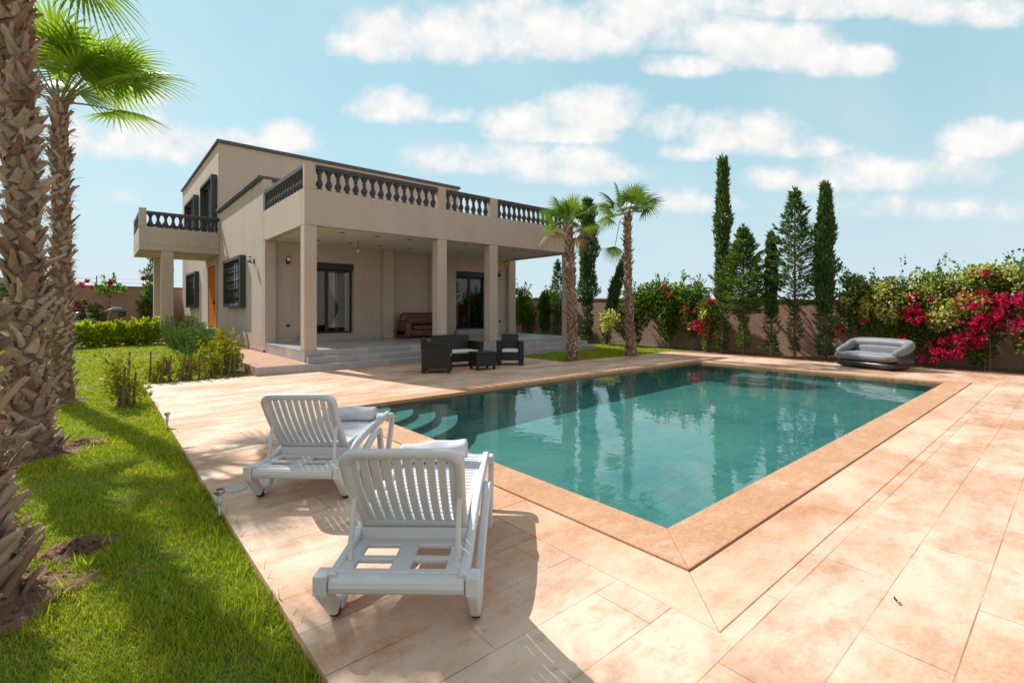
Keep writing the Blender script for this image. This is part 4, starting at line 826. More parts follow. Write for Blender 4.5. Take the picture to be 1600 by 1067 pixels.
def palm_trunk(par, h, r0, flare, axis, boots, size, detail, seed, fibres=0):
    rd = random.Random(seed); rad = lambda z: r0 * (1 + flare * math.exp(-z / .35)) * (1 - .18 * z / h)
    mb = MB(); rs = []; nz = int(h / .12)
    for i in range(nz + 1):
        z = -.15 + (h + .15) * i / nz; c = axis(max(z, 0)); rs.append([(c.x + rad(max(z, 0)) * .93 * math.cos(a), c.y + rad(max(z, 0)) * .93 * math.sin(a), z) for a in [2 * math.pi * k / 14 for k in range(14)]])
    mb.rings(rs); tr = mb.build('trunk', M['bark'], par, smooth=True)
    Vv = []; Q = []
    for i in range(boots):
        z = h * (i + rd.random()) / boots; th = i * 2.39996 + rd.uniform(-.15, .15); c = axis(z); R0 = rad(z); o = Vector((math.cos(th), math.sin(th), 0)); sd_ = Vector((-math.sin(th), math.cos(th), 0))
        up = Vector((0, 0, 1)); s = size * rd.uniform(.7, 1.25); tilt = rd.uniform(.08, .42); tw = rd.choice((-1, 1)) * rd.uniform(.15, 1.0); cut = rd.uniform(.5, 1.1)
        d = (up * math.cos(tilt) + o * math.sin(tilt)); d = (d + sd_ * tw).normalized(); nn = (d.cross(sd_)).normalized(); 
        if nn.dot(o) < 0: nn = -nn
        ss = d.cross(nn).normalized(); base = c + o * R0 * .92; rows = []; rough_ = rd.random(); strap = rd.random() < .3; s = s * (1.25 if strap else 1)
        K = 5
        for k in range(K + 1):
            u = k / K * cut; wd = s * ((.26 - .17 * min(1, u)) if strap else (.50 - .36 * min(1, u) ** .7)) * (1 if k < K else .7) * rd.uniform(.85, 1.15); ce = base + d * s * 1.45 * u + o * (s * (.10 + .34 * rough_) * u * u) - o * s * .05 + sd_ * (s * .10 * rough_ * math.sin(u * 3))
            th_ = .028 * s / .2 * (1 - .4 * u); cup = s * .10 * (1 - u)
            rows.append([ce - ss * wd - nn * cup, ce - ss * wd * .4 + nn * th_, ce + ss * wd * .4 + nn * th_, ce + ss * wd - nn * cup, ce + ss * wd * .4 - nn * (cup * .5 + th_ * .3), ce - ss * wd * .4 - nn * (cup * .5 + th_ * .3)])
        b0 = len(Vv); m_ = 6; Vv += [tuple(p) for q in rows for p in q]
        for k in range(K):
            for j in range(m_): Q.append((b0 + k * m_ + j, b0 + k * m_ + (j + 1) % m_, b0 + (k + 1) * m_ + (j + 1) % m_, b0 + (k + 1) * m_ + j))
        e = b0 + K * m_; Q.append((e, e + 1, e + 4, e + 5)); Q.append((e + 1, e + 2, e + 3, e + 4))
    np_mesh('leaf_bases', Vv, Q, M['boot'], tr)
    if fibres:
        rg = np.random.default_rng(seed); P = []; D = []
        for i in range(fibres):
            z = rg.uniform(0, h); th = rg.uniform(0, 6.283); c = axis(z); o = np.array((math.cos(th), math.sin(th), 0)); P.append(np.array(c) + o * rad(z) * rg.uniform(.9, 1.12))
            D.append(o * rg.uniform(.1, .8) + np.array((-math.sin(th), math.cos(th), 0)) * rg.normal() * .9 + np.array((0, 0, rg.normal() * .7)))
        Vv, Q = leaf_cards(np.array(P), np.array(D), rg.uniform(.06, .22, fibres), .018, .0, rg); np_mesh('fibres', Vv, Q, M['fibre'], tr)
    return rad
def fan(Vv, Q, hub, dirv, upv, Rf, rd, n=34, spread=2.25, droop=.25, fold=.5):
    """costapalmate fan: pleated segments joined near the hub, free and drooping at the tips"""
    dirv = dirv.normalized(); side = dirv.cross(upv).normalized(); up = side.cross(dirv).normalized()
    for k in range(n):
        a = -spread + 2 * spread * (k + .5) / n + rd.uniform(-.02, .02); da = spread / n; L_ = Rf * (1 - .30 * (abs(a) / spread) ** 2) * rd.uniform(.93, 1.05)
        dk = rd.uniform(.7, 1.5) * droop
        def pt(rr, off, rise=0):
            x = math.cos(a) * rr - math.sin(a) * off; y = math.sin(a) * rr + math.cos(a) * off; q = rr / Rf
            zz = -fold * .35 * Rf * (abs(a) / spread) ** 1.5 * q + rise
            p = hub + dirv * x + side * y + up * zz
            return p + Vector((0, 0, -1)) * (dk * L_ * max(0, q - .35) ** 2 * 1.6)
        rows = ((.03, .006), (.25, .25 * math.tan(da) * .98), (.45, .45 * math.tan(da) * .92), (.62, .30 * math.tan(da)), (.82, .15 * math.tan(da)), (1.0, .01 * math.tan(da)))
        b0 = len(Vv)
        for q, hw in rows:
            rr = q * L_; ww = hw * Rf; Vv += [tuple(pt(rr, -ww)), tuple(pt(rr, 0, ww * .55)), tuple(pt(rr, ww))]
        for i in range(len(rows) - 1):
            for j in (0, 1): Q.append((b0 + i * 3 + j, b0 + i * 3 + j + 1, b0 + i * 3 + j + 4, b0 + i * 3 + j + 3))
def palm_crown(par, top, n, lp, Rf, seed, mat, elev=(-.5, 1.35), dry=0, sel=None, nseg=34, droop=.3):
    rd = random.Random(seed); Vv, Q, Vd, Qd = [], [], [], []; st = MB()
    L = sel or [(i * 2.39996 + rd.uniform(-.25, .25), elev[0] + (elev[1] - elev[0]) * ((i + .5) / n) ** .8, lp * rd.uniform(.8, 1.1), Rf * rd.uniform(.85, 1.1)) for i in range(n)]
    for i, (th, el, lpi, rf) in enumerate(L):
        o = Vector((math.cos(th), math.sin(th), 0)); p0 = Vector(top) + o * .05; d0 = (o * math.cos(el) + Vector((0, 0, 1)) * math.sin(el)).normalized(); pts = []
        for k in range(6):
            u = k / 5; pts.append(p0 + d0 * lpi * u + Vector((0, 0, -1)) * (.16 * lpi * u * u * max(.2, math.cos(el))))
        st.tube(pts, [.022 * (1 - .5 * k / 5) * Rf for k in range(6)], 5)
        dd = (pts[-1] - pts[-2]).normalized(); upv = Vector((0, 0, 1)) if abs(dd.z) < .93 else -o
        dr = i < dry
        fan(Vd if dr else Vv, Qd if dr else Q, pts[-1], dd, upv + o.cross(Vector((0, 0, 1))) * rd.uniform(-.5, .5), rf * (.8 if dr else 1), rd, nseg, droop=droop * (2.6 if dr else 1), fold=rd.uniform(.5, 1.2))
    cr = np_mesh('crown', Vv, Q, mat, par); st.build('leaf_stalks', M['petiole'], cr)
    if Vd: np_mesh('dry_fronds', Vd, Qd, M['dryfrond'], cr)
def palm(loc, h, r0, flare, lean, bend, boots, size, label, crown, detail=True, fibres=0, seed=1):
    p = thing('fan_palm', loc, label, 'palm tree', 'fan palms of the garden'); ax = trunk_axis(h, lean, bend)
    palm_trunk(p, h, r0, flare, ax, boots, size, detail, seed, fibres)
    palm_crown(p, ax(h), seed=seed + 50, **crown); return p
palm((-.50, 3.60, -.03), 5.6, .165, .42, (-.42, .30), (-.02, 0), 560, .14, 'thick shaggy fan palm trunk in front, cut off by the edge of the lawn view', dict(n=8, lp=.45, Rf=.75, mat=M['frond'], elev=(.0, 1.35)), True, 4200, 3)
palm((-.52, 7.0, -.03), 5.35, .138, .62, (-.16, .12), (.02, .0), 400, .135, 'tall shaggy fan palm between the two other lawn palms', dict(n=11, lp=.5, Rf=.8, mat=M['frond'], elev=(-.45, 1.35)), True, 3000, 5)
cc = [(i * 2.39996 + .3, e, .72, .85) for i, e in enumerate([.3, .45, .6, .75, .9, 1.05, 1.2, 1.35])]
th_r = math.atan2(RGT.y, RGT.x)
cc += [(th_r + .02, .45, 1.25, .95), (th_r - .9, .9, 1.0, .9), (th_r + 2.9, 1.0, .9, .9), (th_r + .1, .75, 1.1, .9), (th_r + .55, .8, .95, .9), (th_r - .5, .75, .9, .85), (th_r + .2, 1.0, .9, .9)]
palm((-.44, 10.72, -.03), 4.85, .128, .55, (-.02, .0), (.02, 0), 360, .108, 'fan palm furthest along the lawn with its crown fanned against the sky', dict(n=0, lp=.7, Rf=.9, mat=M['frond'], sel=cc), True, 1600, 8)
palm((10.66, 9.75, -.03), 3.95, .15, .35, (-.05, .1), (.03, 0), 230, .12, 'leafy fan palm with drooping brown fronds close to the porch corner', dict(n=17, lp=.55, Rf=.60, mat=M['frond_dark'], elev=(-.6, 1.45), dry=4, nseg=26), False, 120, 12)
c2 = [(th_r, .55, .62, .72), (th_r + .25, .85, .6, .75), (th_r - .4, .65, .6, .7), (th_r + math.pi, .85, .62, .72), (th_r + math.pi - .35, .50, .6, .7), (th_r + math.pi + .4, 1.2, .6, .72), (th_r + math.pi + .1, -.1, .55, .68), (th_r + 1.5, 1.1, .6, .7), (th_r - 1.4, .9, .6, .7), (th_r + 1.2, .5, .55, .68), (th_r + .1, 1.3, .6, .72), (th_r - 1.7, .3, .5, .6)]
pm2 = palm((13.0, 9.35, -.03), 4.55, .135, .55, (-.12, .05), (-.03, .03), 230, .115, 'slim fan palm with an open crown standing apart from the porch', dict(n=0, lp=.6, Rf=.7, mat=M['frond_dark'], sel=c2, nseg=28), False, 120, 17)
# one broken leaf hanging below that crown
Vv, Q = [], []; hp = Vector((-.12, .05, 4.5)) + RGT * -.40 + Vector((0, 0, -.98)); fan(Vv, Q, hp, Vector((-.12, .1, -1)), FWD * -1, .62, random.Random(3), 24, 1.25, 0.05, .6)
hf = np_mesh('hanging_frond', Vv, Q, M['frond_dark'], pm2); MB().tube([Vector((-.12, .05, 4.55)), Vector((-.12, .05, 4.35)) + RGT * -.25, hp], .012, 5).build('leaf_stalk', M['petiole'], hf)

# ------------------------------------------------------------------ conifers
M['cyp'] = leafmat('cypress_green', [(.045, .095, .03), (.07, .13, .04), (.10, .165, .05), (.055, .11, .035)], .32, (1.3, 1.4, .6), .6, .2)
M['pine'] = leafmat('light_conifer_green', [(.07, .13, .025), (.10, .17, .035), (.14, .21, .045), (.08, .15, .03)], .3, (1.4, 1.4, .6), .55, .2)
M['twig'] = pmat('conifer_bark', (.17, .12, .09), (.09, .065, .05), 14, .95, .5, 40)
def columnar(loc, top, z0, r, label, seed, n=7000, lean=(0, 0), skirt=True, mat='cyp', wisp=.7, par=None):
    rg = np.random.default_rng(seed); t_ = par or thing('cypress', loc, label, 'cypress'); h = top - z0
    u = rg.random(n) ** .9; th = rg.uniform(0, 6.283, n); prof = np.minimum(1, (u / .10) ** .6) * np.where(u > .6, 1 - wisp * ((u - .6) / .4) ** 1.1, 1)
    wob = np.full(n, .62)
    for _ in range(26):
        ui, ti = rg.uniform(0, .95), rg.uniform(0, 6.283); wob += rg.uniform(.15, .55) * np.exp(-((u - ui) / .045) ** 2 - (np.angle(np.exp(1j * (th - ti))) / .8) ** 2)
    rr = r * prof * wob * rg.random(n) ** .42
    x = rr * np.cos(th); y = rr * np.sin(th); z = z0 + u * h + rg.normal(0, .05, n)
    ax = np.stack([lean[0] * np.maximum(z / top, 0) ** 1.5, lean[1] * np.maximum(z / top, 0) ** 1.5, np.zeros(n)], 1)
    P = np.stack([x, y, z], 1) + ax; D = np.stack([np.cos(th) * .45, np.sin(th) * .45, np.full(n, 1.)], 1) + rg.normal(0, .28, (n, 3))
    if skirt:
        k = n // 9; zz = rg.uniform(.12, z0 + .3, k); t2 = rg.uniform(0, 6.283, k); r2 = (.05 + .10 * np.abs(np.sin(zz * 4 + seed))) * rg.random(k) ** .5 * 1.4
        P = np.concatenate([P, np.stack([r2 * np.cos(t2), r2 * np.sin(t2), zz], 1)]); D = np.concatenate([D, np.stack([np.cos(t2), np.sin(t2), np.full(k, .6)], 1) + rg.normal(0, .3, (k, 3))])
    Vv, Q = leaf_cards(P, D, rg.uniform(.09, .24, len(P)), .13, .05, rg); np_mesh('crown', Vv, Q, M[mat], t_)
    MB().tube([(lean[0] * max(z / top, 0) ** 1.5, lean[1] * max(z / top, 0) ** 1.5, z) for z in [top * k / 7 - .1 for k in range(8)]], [.055 * (1 - k / 8) + .006 for k in range(8)], 7).build('trunk', M['twig'], t_)
    return t_
def spruce(loc, top, z0, r, label, seed, mat='pine', dens=1., gaps=.15):
    rd = random.Random(seed); rg = np.random.default_rng(seed); t_ = thing('conifer', loc, label, 'conifer'); P, D, S = [], [], []; tw = MB(); h = top - z0; nb = int(74 * dens)
    for i in range(nb):
        u = (i + rd.random()) / nb; 
        if rd.random() < gaps * (1 - u): continue
        th = i * 2.39996 + rd.uniform(-.4, .4); L_ = r * (min(1, .45 + u / .16 * .55) * (1 - u) ** 1.02 + .04) * rd.uniform(.62, 1.18); z = z0 + h * u * .97; up = .38 + .55 * u + rd.uniform(-.15, .2)
        o = Vector((math.cos(th), math.sin(th), 0)); sd_ = Vector((-math.sin(th), math.cos(th), 0)); pts = [Vector((0, 0, z)) + o * L_ * k / 4 + Vector((0, 0, L_ * up * (k / 4) ** 1.35)) for k in range(5)]
        tw.tube(pts, [.012, .01, .008, .006, .003], 4)
        m_ = int((12 + 46 * L_))
        for _ in range(m_):
            q = rd.random() ** .65; a = pts[0].lerp(pts[-1], q) + Vector((0, 0, -.06 * L_ * math.sin(q * 3.1))); k = rd.choice((-1, 1)); spr = L_ * .30 * (1 - q * .65) + .03
            w0 = rd.random(); p = a + sd_ * k * spr * w0 + Vector((0, 0, rd.uniform(-.03, .05))); P.append(p); D.append(o * 1.0 + sd_ * k * (.3 + .6 * w0) + Vector((0, 0, up * .75)) + Vector((rd.gauss(0, .2), rd.gauss(0, .2), rd.gauss(0, .2)))); S.append(rd.uniform(.10, .21))
    for _ in range(90):
        z = top + rd.uniform(-.5, .05); P.append(Vector((rd.gauss(0, .025), rd.gauss(0, .025), z))); D.append(Vector((rd.gauss(0, .4), rd.gauss(0, .4), 1))); S.append(rd.uniform(.08, .18))
    for _ in range(int(420 * dens)):
        z = rd.uniform(.2, z0 + .25); a = rd.uniform(0, 6.28); q = (.06 + .14 * abs(math.sin(z * 3.1 + seed))) * rd.random() ** .5; P.append(Vector((q * math.cos(a), q * math.sin(a), z))); D.append(Vector((math.cos(a), math.sin(a), .5))); S.append(rd.uniform(.07, .15))
    P = np.array(P); D = np.array(D); Vv, Q = leaf_cards(np.repeat(P, 2, 0), np.repeat(D, 2, 0) + rg.normal(0, .25, (2 * len(P), 3)), np.repeat(np.array(S), 2), .10, .04, rg)
    np_mesh('crown', Vv, Q, M[mat], t_); tw.tube([(0, 0, -.1), (.01, 0, top * .5), (0, 0, top)], [.05, .035, .006], 7); tw.build('trunk', M['twig'], t_)
    return t_
columnar((16.35, 8.02, -.03), 6.62, 1.6, .30, 'tallest dark columnar cypress by the garden wall, with a wispy tip', 21, 5200, (.06, .0), wisp=.45)
spruce((16.3, 7.28, -.03), 4.2, 1.3, 1.15, 'broad bright green conifer with a loose pointed crown', 22, 'pine', 1.9, .0)
columnar((16.35, 6.42, -.03), 3.85, 1.2, .17, 'thin young cypress squeezed between two broader conifers', 23, 2600, wisp=.75)
spruce((16.3, 5.72, -.03), 5.15, 1.55, 1.10, 'tall layered conifer with an airy pointed crown', 24, 'cyp', 1.35, .22)
columnar((16.35, 4.92, -.03), 5.1, 1.35, .28, 'smooth dark columnar cypress nearest the inflatable sofa', 25, 5500, wisp=.75)
columnar((16.4, 14.1, -.03), 6.25, 1.7, .46, 'dark columnar cypress rising behind the leafy palm at the porch', 26, 7000, wisp=.45)
columnar((16.45, 13.1, -.03), 3.75, .9, .30, 'dark cypress leaning over behind the slim palm', 27, 3600, (.55, -.62), wisp=.6)
spruce((16.4, 15.9, -.03), 3.75, 1.1, .62, 'small sparse conifer seen through the open end of the porch', 28, 'cyp', .8, .2)
columnar((16.3, 14.95, -.03), 3.9, .6, .17, 'narrow bright cypress close behind the last porch column', 29, 2400, mat='pine')
columnar((2.75, 33.4, lawn_z(2.75, 33.4)), 5.6, 1.0, .72, 'grey green cypress behind the posts of the side balcony', 30, 6000)

# ------------------------------------------------------------------ bougainvillea and other shrubs
M['boug'] = leafmat('bougainvillea_green', [(.05, .10, .018), (.08, .15, .025), (.12, .20, .03), (.18, .25, .04)], .42, (1.4, 1.5, .45), .5, .3)
M['pale'] = leafmat('pale_bougainvillea', [(.30, .36, .05), (.48, .48, .10), (.66, .58, .30), (.28, .38, .045), (.78, .68, .48)], .5, (1.2, 1.2, .7), .5)
M['pink'] = leafmat('magenta_bracts', [(.46, .006, .055), (.60, .016, .085), (.64, .05, .15), (.34, .004, .05)], .38, (1.2, .9, 1.0), .6)
M['woody'] = pmat('woody_stem', (.22, .17, .12), (.12, .09, .06), 15, .9)
M['lime'] = leafmat('lime_hedge_leaf', [(.22, .31, .015), (.34, .42, .02), (.50, .52, .04), (.17, .27, .015)], .45, (1.2, 1.2, .4), .45)
M['rosemary'] = leafmat('rosemary_needles', [(.065, .12, .025), (.09, .16, .035), (.13, .21, .055)], .3, (1.2, 1.3, .8), .6)
M['gold'] = leafmat('golden_shrub_leaf', [(.20, .27, .02), (.36, .37, .035), (.12, .20, .02), (.42, .30, .035)], .35, (1.2, 1.1, .5), .45)
def blobs_pts(B, n, rg, gap=.25, shell=.45):
    v = np.array([b[3] * b[4] * b[5] for b in B]) ** .8; v /= v.sum(); k = rg.choice(len(B), n, p=v); d = unit(rg.normal(size=(n, 3))); rad = rg.random(n) ** shell
    A = np.array(B, float); P = A[k, :3] + d * rad[:, None] * A[k, 3:6]
    f = np.sin(P[:, 0] * 7.1 + P[:, 2] * 5.3) + np.sin(P[:, 1] * 6.3 - P[:, 2] * 7.7) + np.sin(P[:, 0] * 3.1 - P[:, 1] * 4.2 + 1)
    keep = f > -3 + gap * 4; keep &= P[:, 2] > .02
    return P[keep], d[keep]
def shrub(name, cat, loc, label, B, n, S, mat, seed, stems=5, group=None, flowers=(), fmat='pink', young=None, wr=.34, gap=.2, fS=.06, upd=.25, sprigs=0, slen=.6):
    rg = np.random.default_rng(seed); rd = random.Random(seed); t_ = thing(name, loc, label, cat, group)
    P, d = blobs_pts(B, n, rg, gap); 
    if sprigs:                                          # long loose shoots above and beside the mass
        for _ in range(sprigs):
            b = rd.choice(B); a = rd.uniform(0, 6.28); el = rd.uniform(.5, 1.4); L_ = rd.uniform(.4, 1.) * slen; o = np.array((math.cos(a) * math.cos(el), math.sin(a) * math.cos(el), math.sin(el)))
            p0 = np.array(b[:3]) + o * np.array(b[3:6]) * .9; q = rg.random(14)[:, None]; P = np.concatenate([P, p0 + o * L_ * q + rg.normal(0, .025, (14, 3))]); d = np.concatenate([d, np.repeat(o[None], 14, 0)])
    D = d + rg.normal(0, .55, d.shape) + np.array((0, 0, upd))
    Vv, Q = leaf_cards(P, D, rg.uniform(S * .65, S * 1.3, len(P)), wr, .12, rg); fo = np_mesh('foliage', Vv, Q, M[mat], t_)
    if young:
        B2, n2 = young; B2 = [tuple(np.array(q[:3]) + unit(rg.normal(size=(1, 3)))[0] * rg.random() ** .4 * np.array(q[3:6])) + tuple(rg.uniform(.07, .17, 3)) for q in B2 for _ in range(max(4, n2 // 26))]; P2, d2 = blobs_pts(B2, n2, rg, .1, .4); Vv, Q = leaf_cards(P2, d2 + rg.normal(0, .5, d2.shape) + np.array((0, 0, .3)), rg.uniform(S * .6, S * 1.1, len(P2)), .38, .12, rg); np_mesh('pale_leaves', Vv, Q, M['pale'], t_)
    if flowers:
        nf = sum(f[6] for f in flowers); PP = []; DD = []
        for f in flowers:
            subs = [tuple(np.array(f[:3]) + unit(rg.normal(size=(1, 3)))[0] * rg.random() ** .5 * np.array(f[3:6]) * 1.25) + tuple(rg.uniform(.03, .085, 3)) for _ in range(max(3, f[6] // 13))]; p, q = blobs_pts(subs, f[6], rg, .1, .5); PP.append(p); DD.append(q)
        P3 = np.concatenate(PP); d3 = np.concatenate(DD); Vv, Q = leaf_cards(np.repeat(P3, 2, 0) + rg.normal(0, .012, (2 * len(P3), 3)), np.repeat(d3, 2, 0) + rg.normal(0, .8, (2 * len(P3), 3)), rg.uniform(fS * .7, fS * 1.2, 2 * len(P3)), .45, .2, rg); np_mesh('blossoms', Vv, Q, M[fmat], t_)
    if stems:
        mb = MB()
        for _ in range(stems):
            b = rd.choice(B); x, y = rd.uniform(-.1, .1), rd.uniform(-.1, .1); e = Vector(b[:3]) + Vector((rd.uniform(-.3, .3) * b[3], rd.uniform(-.3, .3) * b[4], 0)); mb.tube([(x, y, -.08), (x + (e.x - x) * .3, y + (e.y - y) * .25, e.z * .5), tuple(e)], [.022, .016, .008], 5)
        mb.build('stems', M['woody'], t_)
    return t_
G1 = 'bougainvilleas along the garden wall'
shrub('bougainvillea', 'bougainvillea', (16.7, 11.75, -.03), 'dense dark green climber behind the slim palm, without flowers', [(0, 0, 1.5, .45, .85, .75), (0, .5, 1.0, .4, .55, .7), (.1, -.5, 2.0, .45, .6, .55), (0, .2, .6, .3, .45, .5)], 5200, .105, 'boug', 41, 5, G1, young=([(-.25, .5, 1.1, .2, .3, .35), (0, -.4, 2.3, .4, .5, .3)], 130), sprigs=14)
shrub('bougainvillea', 'bougainvillea', (16.75, 10.35, -.03), 'dark climber right of the slim palm with a few red blossoms near its top', [(0, 0, 1.55, .45, .65, .75), (.1, -.4, 1.9, .4, .5, .6), (0, .4, 2.0, .4, .5, .6), (0, 0, .8, .28, .4, .5)], 5200, .10, 'boug', 42, 6, G1, flowers=[(-.2, .0, 2.25, .2, .2, .16, 90), (-.25, -.2, 2.0, .2, .15, .12, 60)], young=([(-.1, -.5, 2.1, .3, .4, .4)], 120), sprigs=18)
shrub('bougainvillea', 'bougainvillea', (16.7, 9.35, -.03), 'leggy climber with reaching shoots between the dark climber and the magenta one', [(0, 0, 1.5, .35, .45, .6), (.1, -.1, 2.0, .35, .5, .45), (0, 0, .9, .2, .28, .5)], 2900, .095, 'boug', 43, 5, G1, flowers=[(-.2, .1, 1.5, .14, .12, .1, 30), (-.25, 0, 1.6, .2, .4, .6, 70)], young=([(-.1, -.1, 1.1, .2, .2, .3)], 90), sprigs=18)
shrub('bougainvillea', 'bougainvillea', (16.45, 8.62, -.03), 'bougainvillea heavy with magenta blossoms left of the tallest cypress', [(0, 0, 1.5, .3, .4, .4), (0, -.1, 1.0, .25, .3, .4), (0, 0, .4, .14, .16, .4)], 2000, .085, 'boug', 44, 5, G1, flowers=[(-.2, -.2, 1.75, .18, .25, .14, 130), (-.2, .1, .95, .18, .3, .35, 220), (-.15, -.3, 1.15, .12, .12, .2, 60)], young=([(-.1, -.15, 1.4, .3, .35, .3)], 330), sprigs=6)
rb = [((16.75, 4.25), 'left end of the flowering hedge behind the inflatable sofa, thin and leggy', [(0, .0, 1.3, .32, .45, .65), (0, -.35, 1.7, .35, .4, .4), (0, .1, 1.9, .25, .4, .45)], [(-.2, .35, .85, .15, .2, .15, 70), (-.1, .4, 1.65, .15, .15, .1, 30)], [(-.1, -.2, 1.55, .3, .45, .35)], 380),
      ((16.7, 3.35), 'pale topped bougainvillea rising directly behind the inflatable sofa', [(0, 0, 1.35, .4, .65, .55), (0, 0, 1.8, .42, .6, .42), (0, -.2, .8, .3, .4, .5)], [(-.3, -.45, 1.9, .12, .14, .1, 40)], [(-.15, 0, 1.75, .4, .65, .4), (-.2, .1, 1.35, .3, .5, .25)], 1000),
      ((16.65, 2.45), 'bougainvillea with one round red blossom cluster right of the inflatable sofa', [(0, 0, 1.3, .4, .55, .6), (0, 0, 1.85, .4, .55, .42), (0, .1, .65, .28, .35, .45)], [(-.36, .35, 1.33, .16, .26, .24, 380), (-.3, .4, 1.75, .12, .12, .25, 110), (-.32, -.1, .42, .15, .42, .3, 480)], [(-.1, 0, 1.9, .4, .55, .4), (-.3, -.2, 1.25, .15, .3, .3)], 900),
      ((16.6, 1.55), 'bougainvillea with the broadest magenta mass, over bare pale stems', [(0, 0, 1.55, .4, .55, .6), (0, 0, 2.0, .4, .55, .42), (.1, .0, .95, .3, .4, .35), (0, .1, .4, .14, .2, .3)], [(-.38, .0, 1.7, .16, .42, .24, 520), (-.38, -.15, 1.25, .16, .5, .20, 560), (-.32, .3, .85, .16, .35, .14, 230), (-.2, -.05, 2.35, .2, .3, .14, 160), (-.3, .1, .62, .12, .15, .12, 70)], [(-.1, 0, 2.1, .4, .55, .3), (-.3, .2, 1.5, .15, .4, .2)], 760),
      ((16.5, .62), 'lush green bougainvillea at the right end of the hedge, sparsely pink', [(0, 0, 1.6, .45, .6, .6), (0, 0, 2.1, .45, .55, .4), (-.1, -.1, .75, .42, .5, .6)], [(-.38, .35, 1.75, .14, .3, .16, 230), (-.36, .3, 1.15, .12, .2, .12, 90)], [(-.15, .1, 2.1, .4, .5, .35)], 620),
      ((16.4, -.4), 'leafy green bougainvillea cut by the right edge of the view', [(0, 0, 1.5, .45, .7, .75), (0, 0, 2.1, .45, .6, .4), (-.1, 0, .7, .45, .6, .6)], [(-.35, .1, 1.6, .14, .3, .2, 160)], [(-.15, 0, 2.05, .4, .55, .35)], 500)]
for i, ((x, y), lab, B, F, Y, ny) in enumerate(rb):
    shrub('bougainvillea', 'bougainvillea', (x, y, -.03), lab, [(b[0], b[1], b[2] * 1.08, b[3] * 1.05, b[4] * 1.08, b[5] * 1.1) for b in B] + ([(.1, .1, .5, .2, .3, .4)] if i % 2 else []), 5000, .085, 'boug', 60 + i, 6, G1, flowers=F + [(-.28, 0, 1.5, .2, .55, .75, 110 if i > 1 else 45)], young=([(q[0] - .05, q[1], q[2] * 1.08, q[3] * 1.1, q[4] * 1.1, q[5] * 1.25) for q in Y], int(ny * 1.7)), sprigs=18, gap=.3)
for i, (loc, lab, B, F) in enumerate((((16.3, 18.2, -.03), 'climber with small pale pink flowers seen past the far porch pillar', [(0, 0, 1.4, .4, .8, .7), (0, .2, 2.2, .35, .7, .4), (0, -.4, .8, .3, .4, .5)], [(-.2, .75, 2.25, .18, .2, .25, 90)]),
                                 ((16.6, 16.9, -.03), 'green creeper hanging over the garden wall near the small sparse conifer', [(0, 0, 1.7, .3, .5, .4), (0, .1, 1.0, .22, .28, .6), (0, -.2, 2.1, .3, .5, .35)], ()))):
    shrub('bougainvillea', 'bougainvillea', loc, lab, B, 3600, .10, 'boug', 80 + i, 4, G1, flowers=F, sprigs=14)
shrub('sapling', 'young tree', (16.0, 12.6, -.03), 'young sapling with bright yellow green leaves left of the dark climber', [(0, 0, 1.15, .35, .45, .35), (0, .1, .8, .2, .25, .2)], 420, .12, 'pale', 90, 3)
for i, (loc, lab, B, F, n) in enumerate((((-2.9, 34.2, lawn_z(0, 34)), 'bright green creeper with pink tufts on the block wall, beside the palm trunks', [(0, 0, 1.9, 1.1, .5, .6), (.5, 0, 1.2, .6, .4, .7)], [(1.0, -.3, 2.75, .45, .2, .22, 90), (2.3, -.2, 2.25, .4, .2, .2, 120)], 2600),
                                         ((.55, 34.5, lawn_z(0, 34)), 'thin straggling creeper in the middle of the block wall', [(0, 0, 2.1, .7, .25, .35), (-1.6, -.1, 1.0, .7, .3, .45), (-.6, -.2, .7, .5, .3, .5)], [(.0, -.2, 2.4, .35, .12, .12, 50), (-1.4, -.3, 1.1, .5, .15, .3, 90)], 900),
                                         ((2.3, 34.5, lawn_z(0, 34)), 'creeper with a pink tuft above the block wall and red leaves below', [(0, 0, 1.8, .4, .2, .4), (-.2, 0, 1.0, .35, .2, .5)], [(.0, -.2, 2.75, .45, .15, .18, 110), (.6, -.3, .95, .35, .2, .16, 90), (.8, -.25, 1.8, .3, .1, .12, 40)], 520))):
    shrub('wall_creeper', 'creeper', loc, lab, B, n, .16, 'boug', 95 + i, 5, 'creepers on the block wall', flowers=F, fS=.11, sprigs=6)
# lime hedge plants in front of the motorcycle
for i, (x, y, lab) in enumerate(((-1.15, 21.4, 'lime green hedge plant at the palm end of the row'), (-.62, 21.5, 'lime green hedge plant, second from the palm trunks'), (-.1, 21.6, 'lime green hedge plant just left of the middle of the row'), (.42, 21.7, 'lime green hedge plant just right of the middle of the row'), (.95, 21.8, 'lime green hedge plant, second from the balcony post'), (1.45, 22.0, 'lime green hedge plant touching the balcony post'))):
    shrub('hedge_plant', 'hedge plant', (x, y, lawn_z(x, y)), lab, [(0, 0, .36, .36, .38, .36), (-.15, 0, .56, .22, .25, .2), (.18, .05, .6, .2, .22, .2), (0, -.1, .22, .34, .32, .2)], 1500, .105, 'lime', 110 + i, 5, 'lime green hedge plants in a row', gap=.12, upd=.8, sprigs=8, slen=.2)
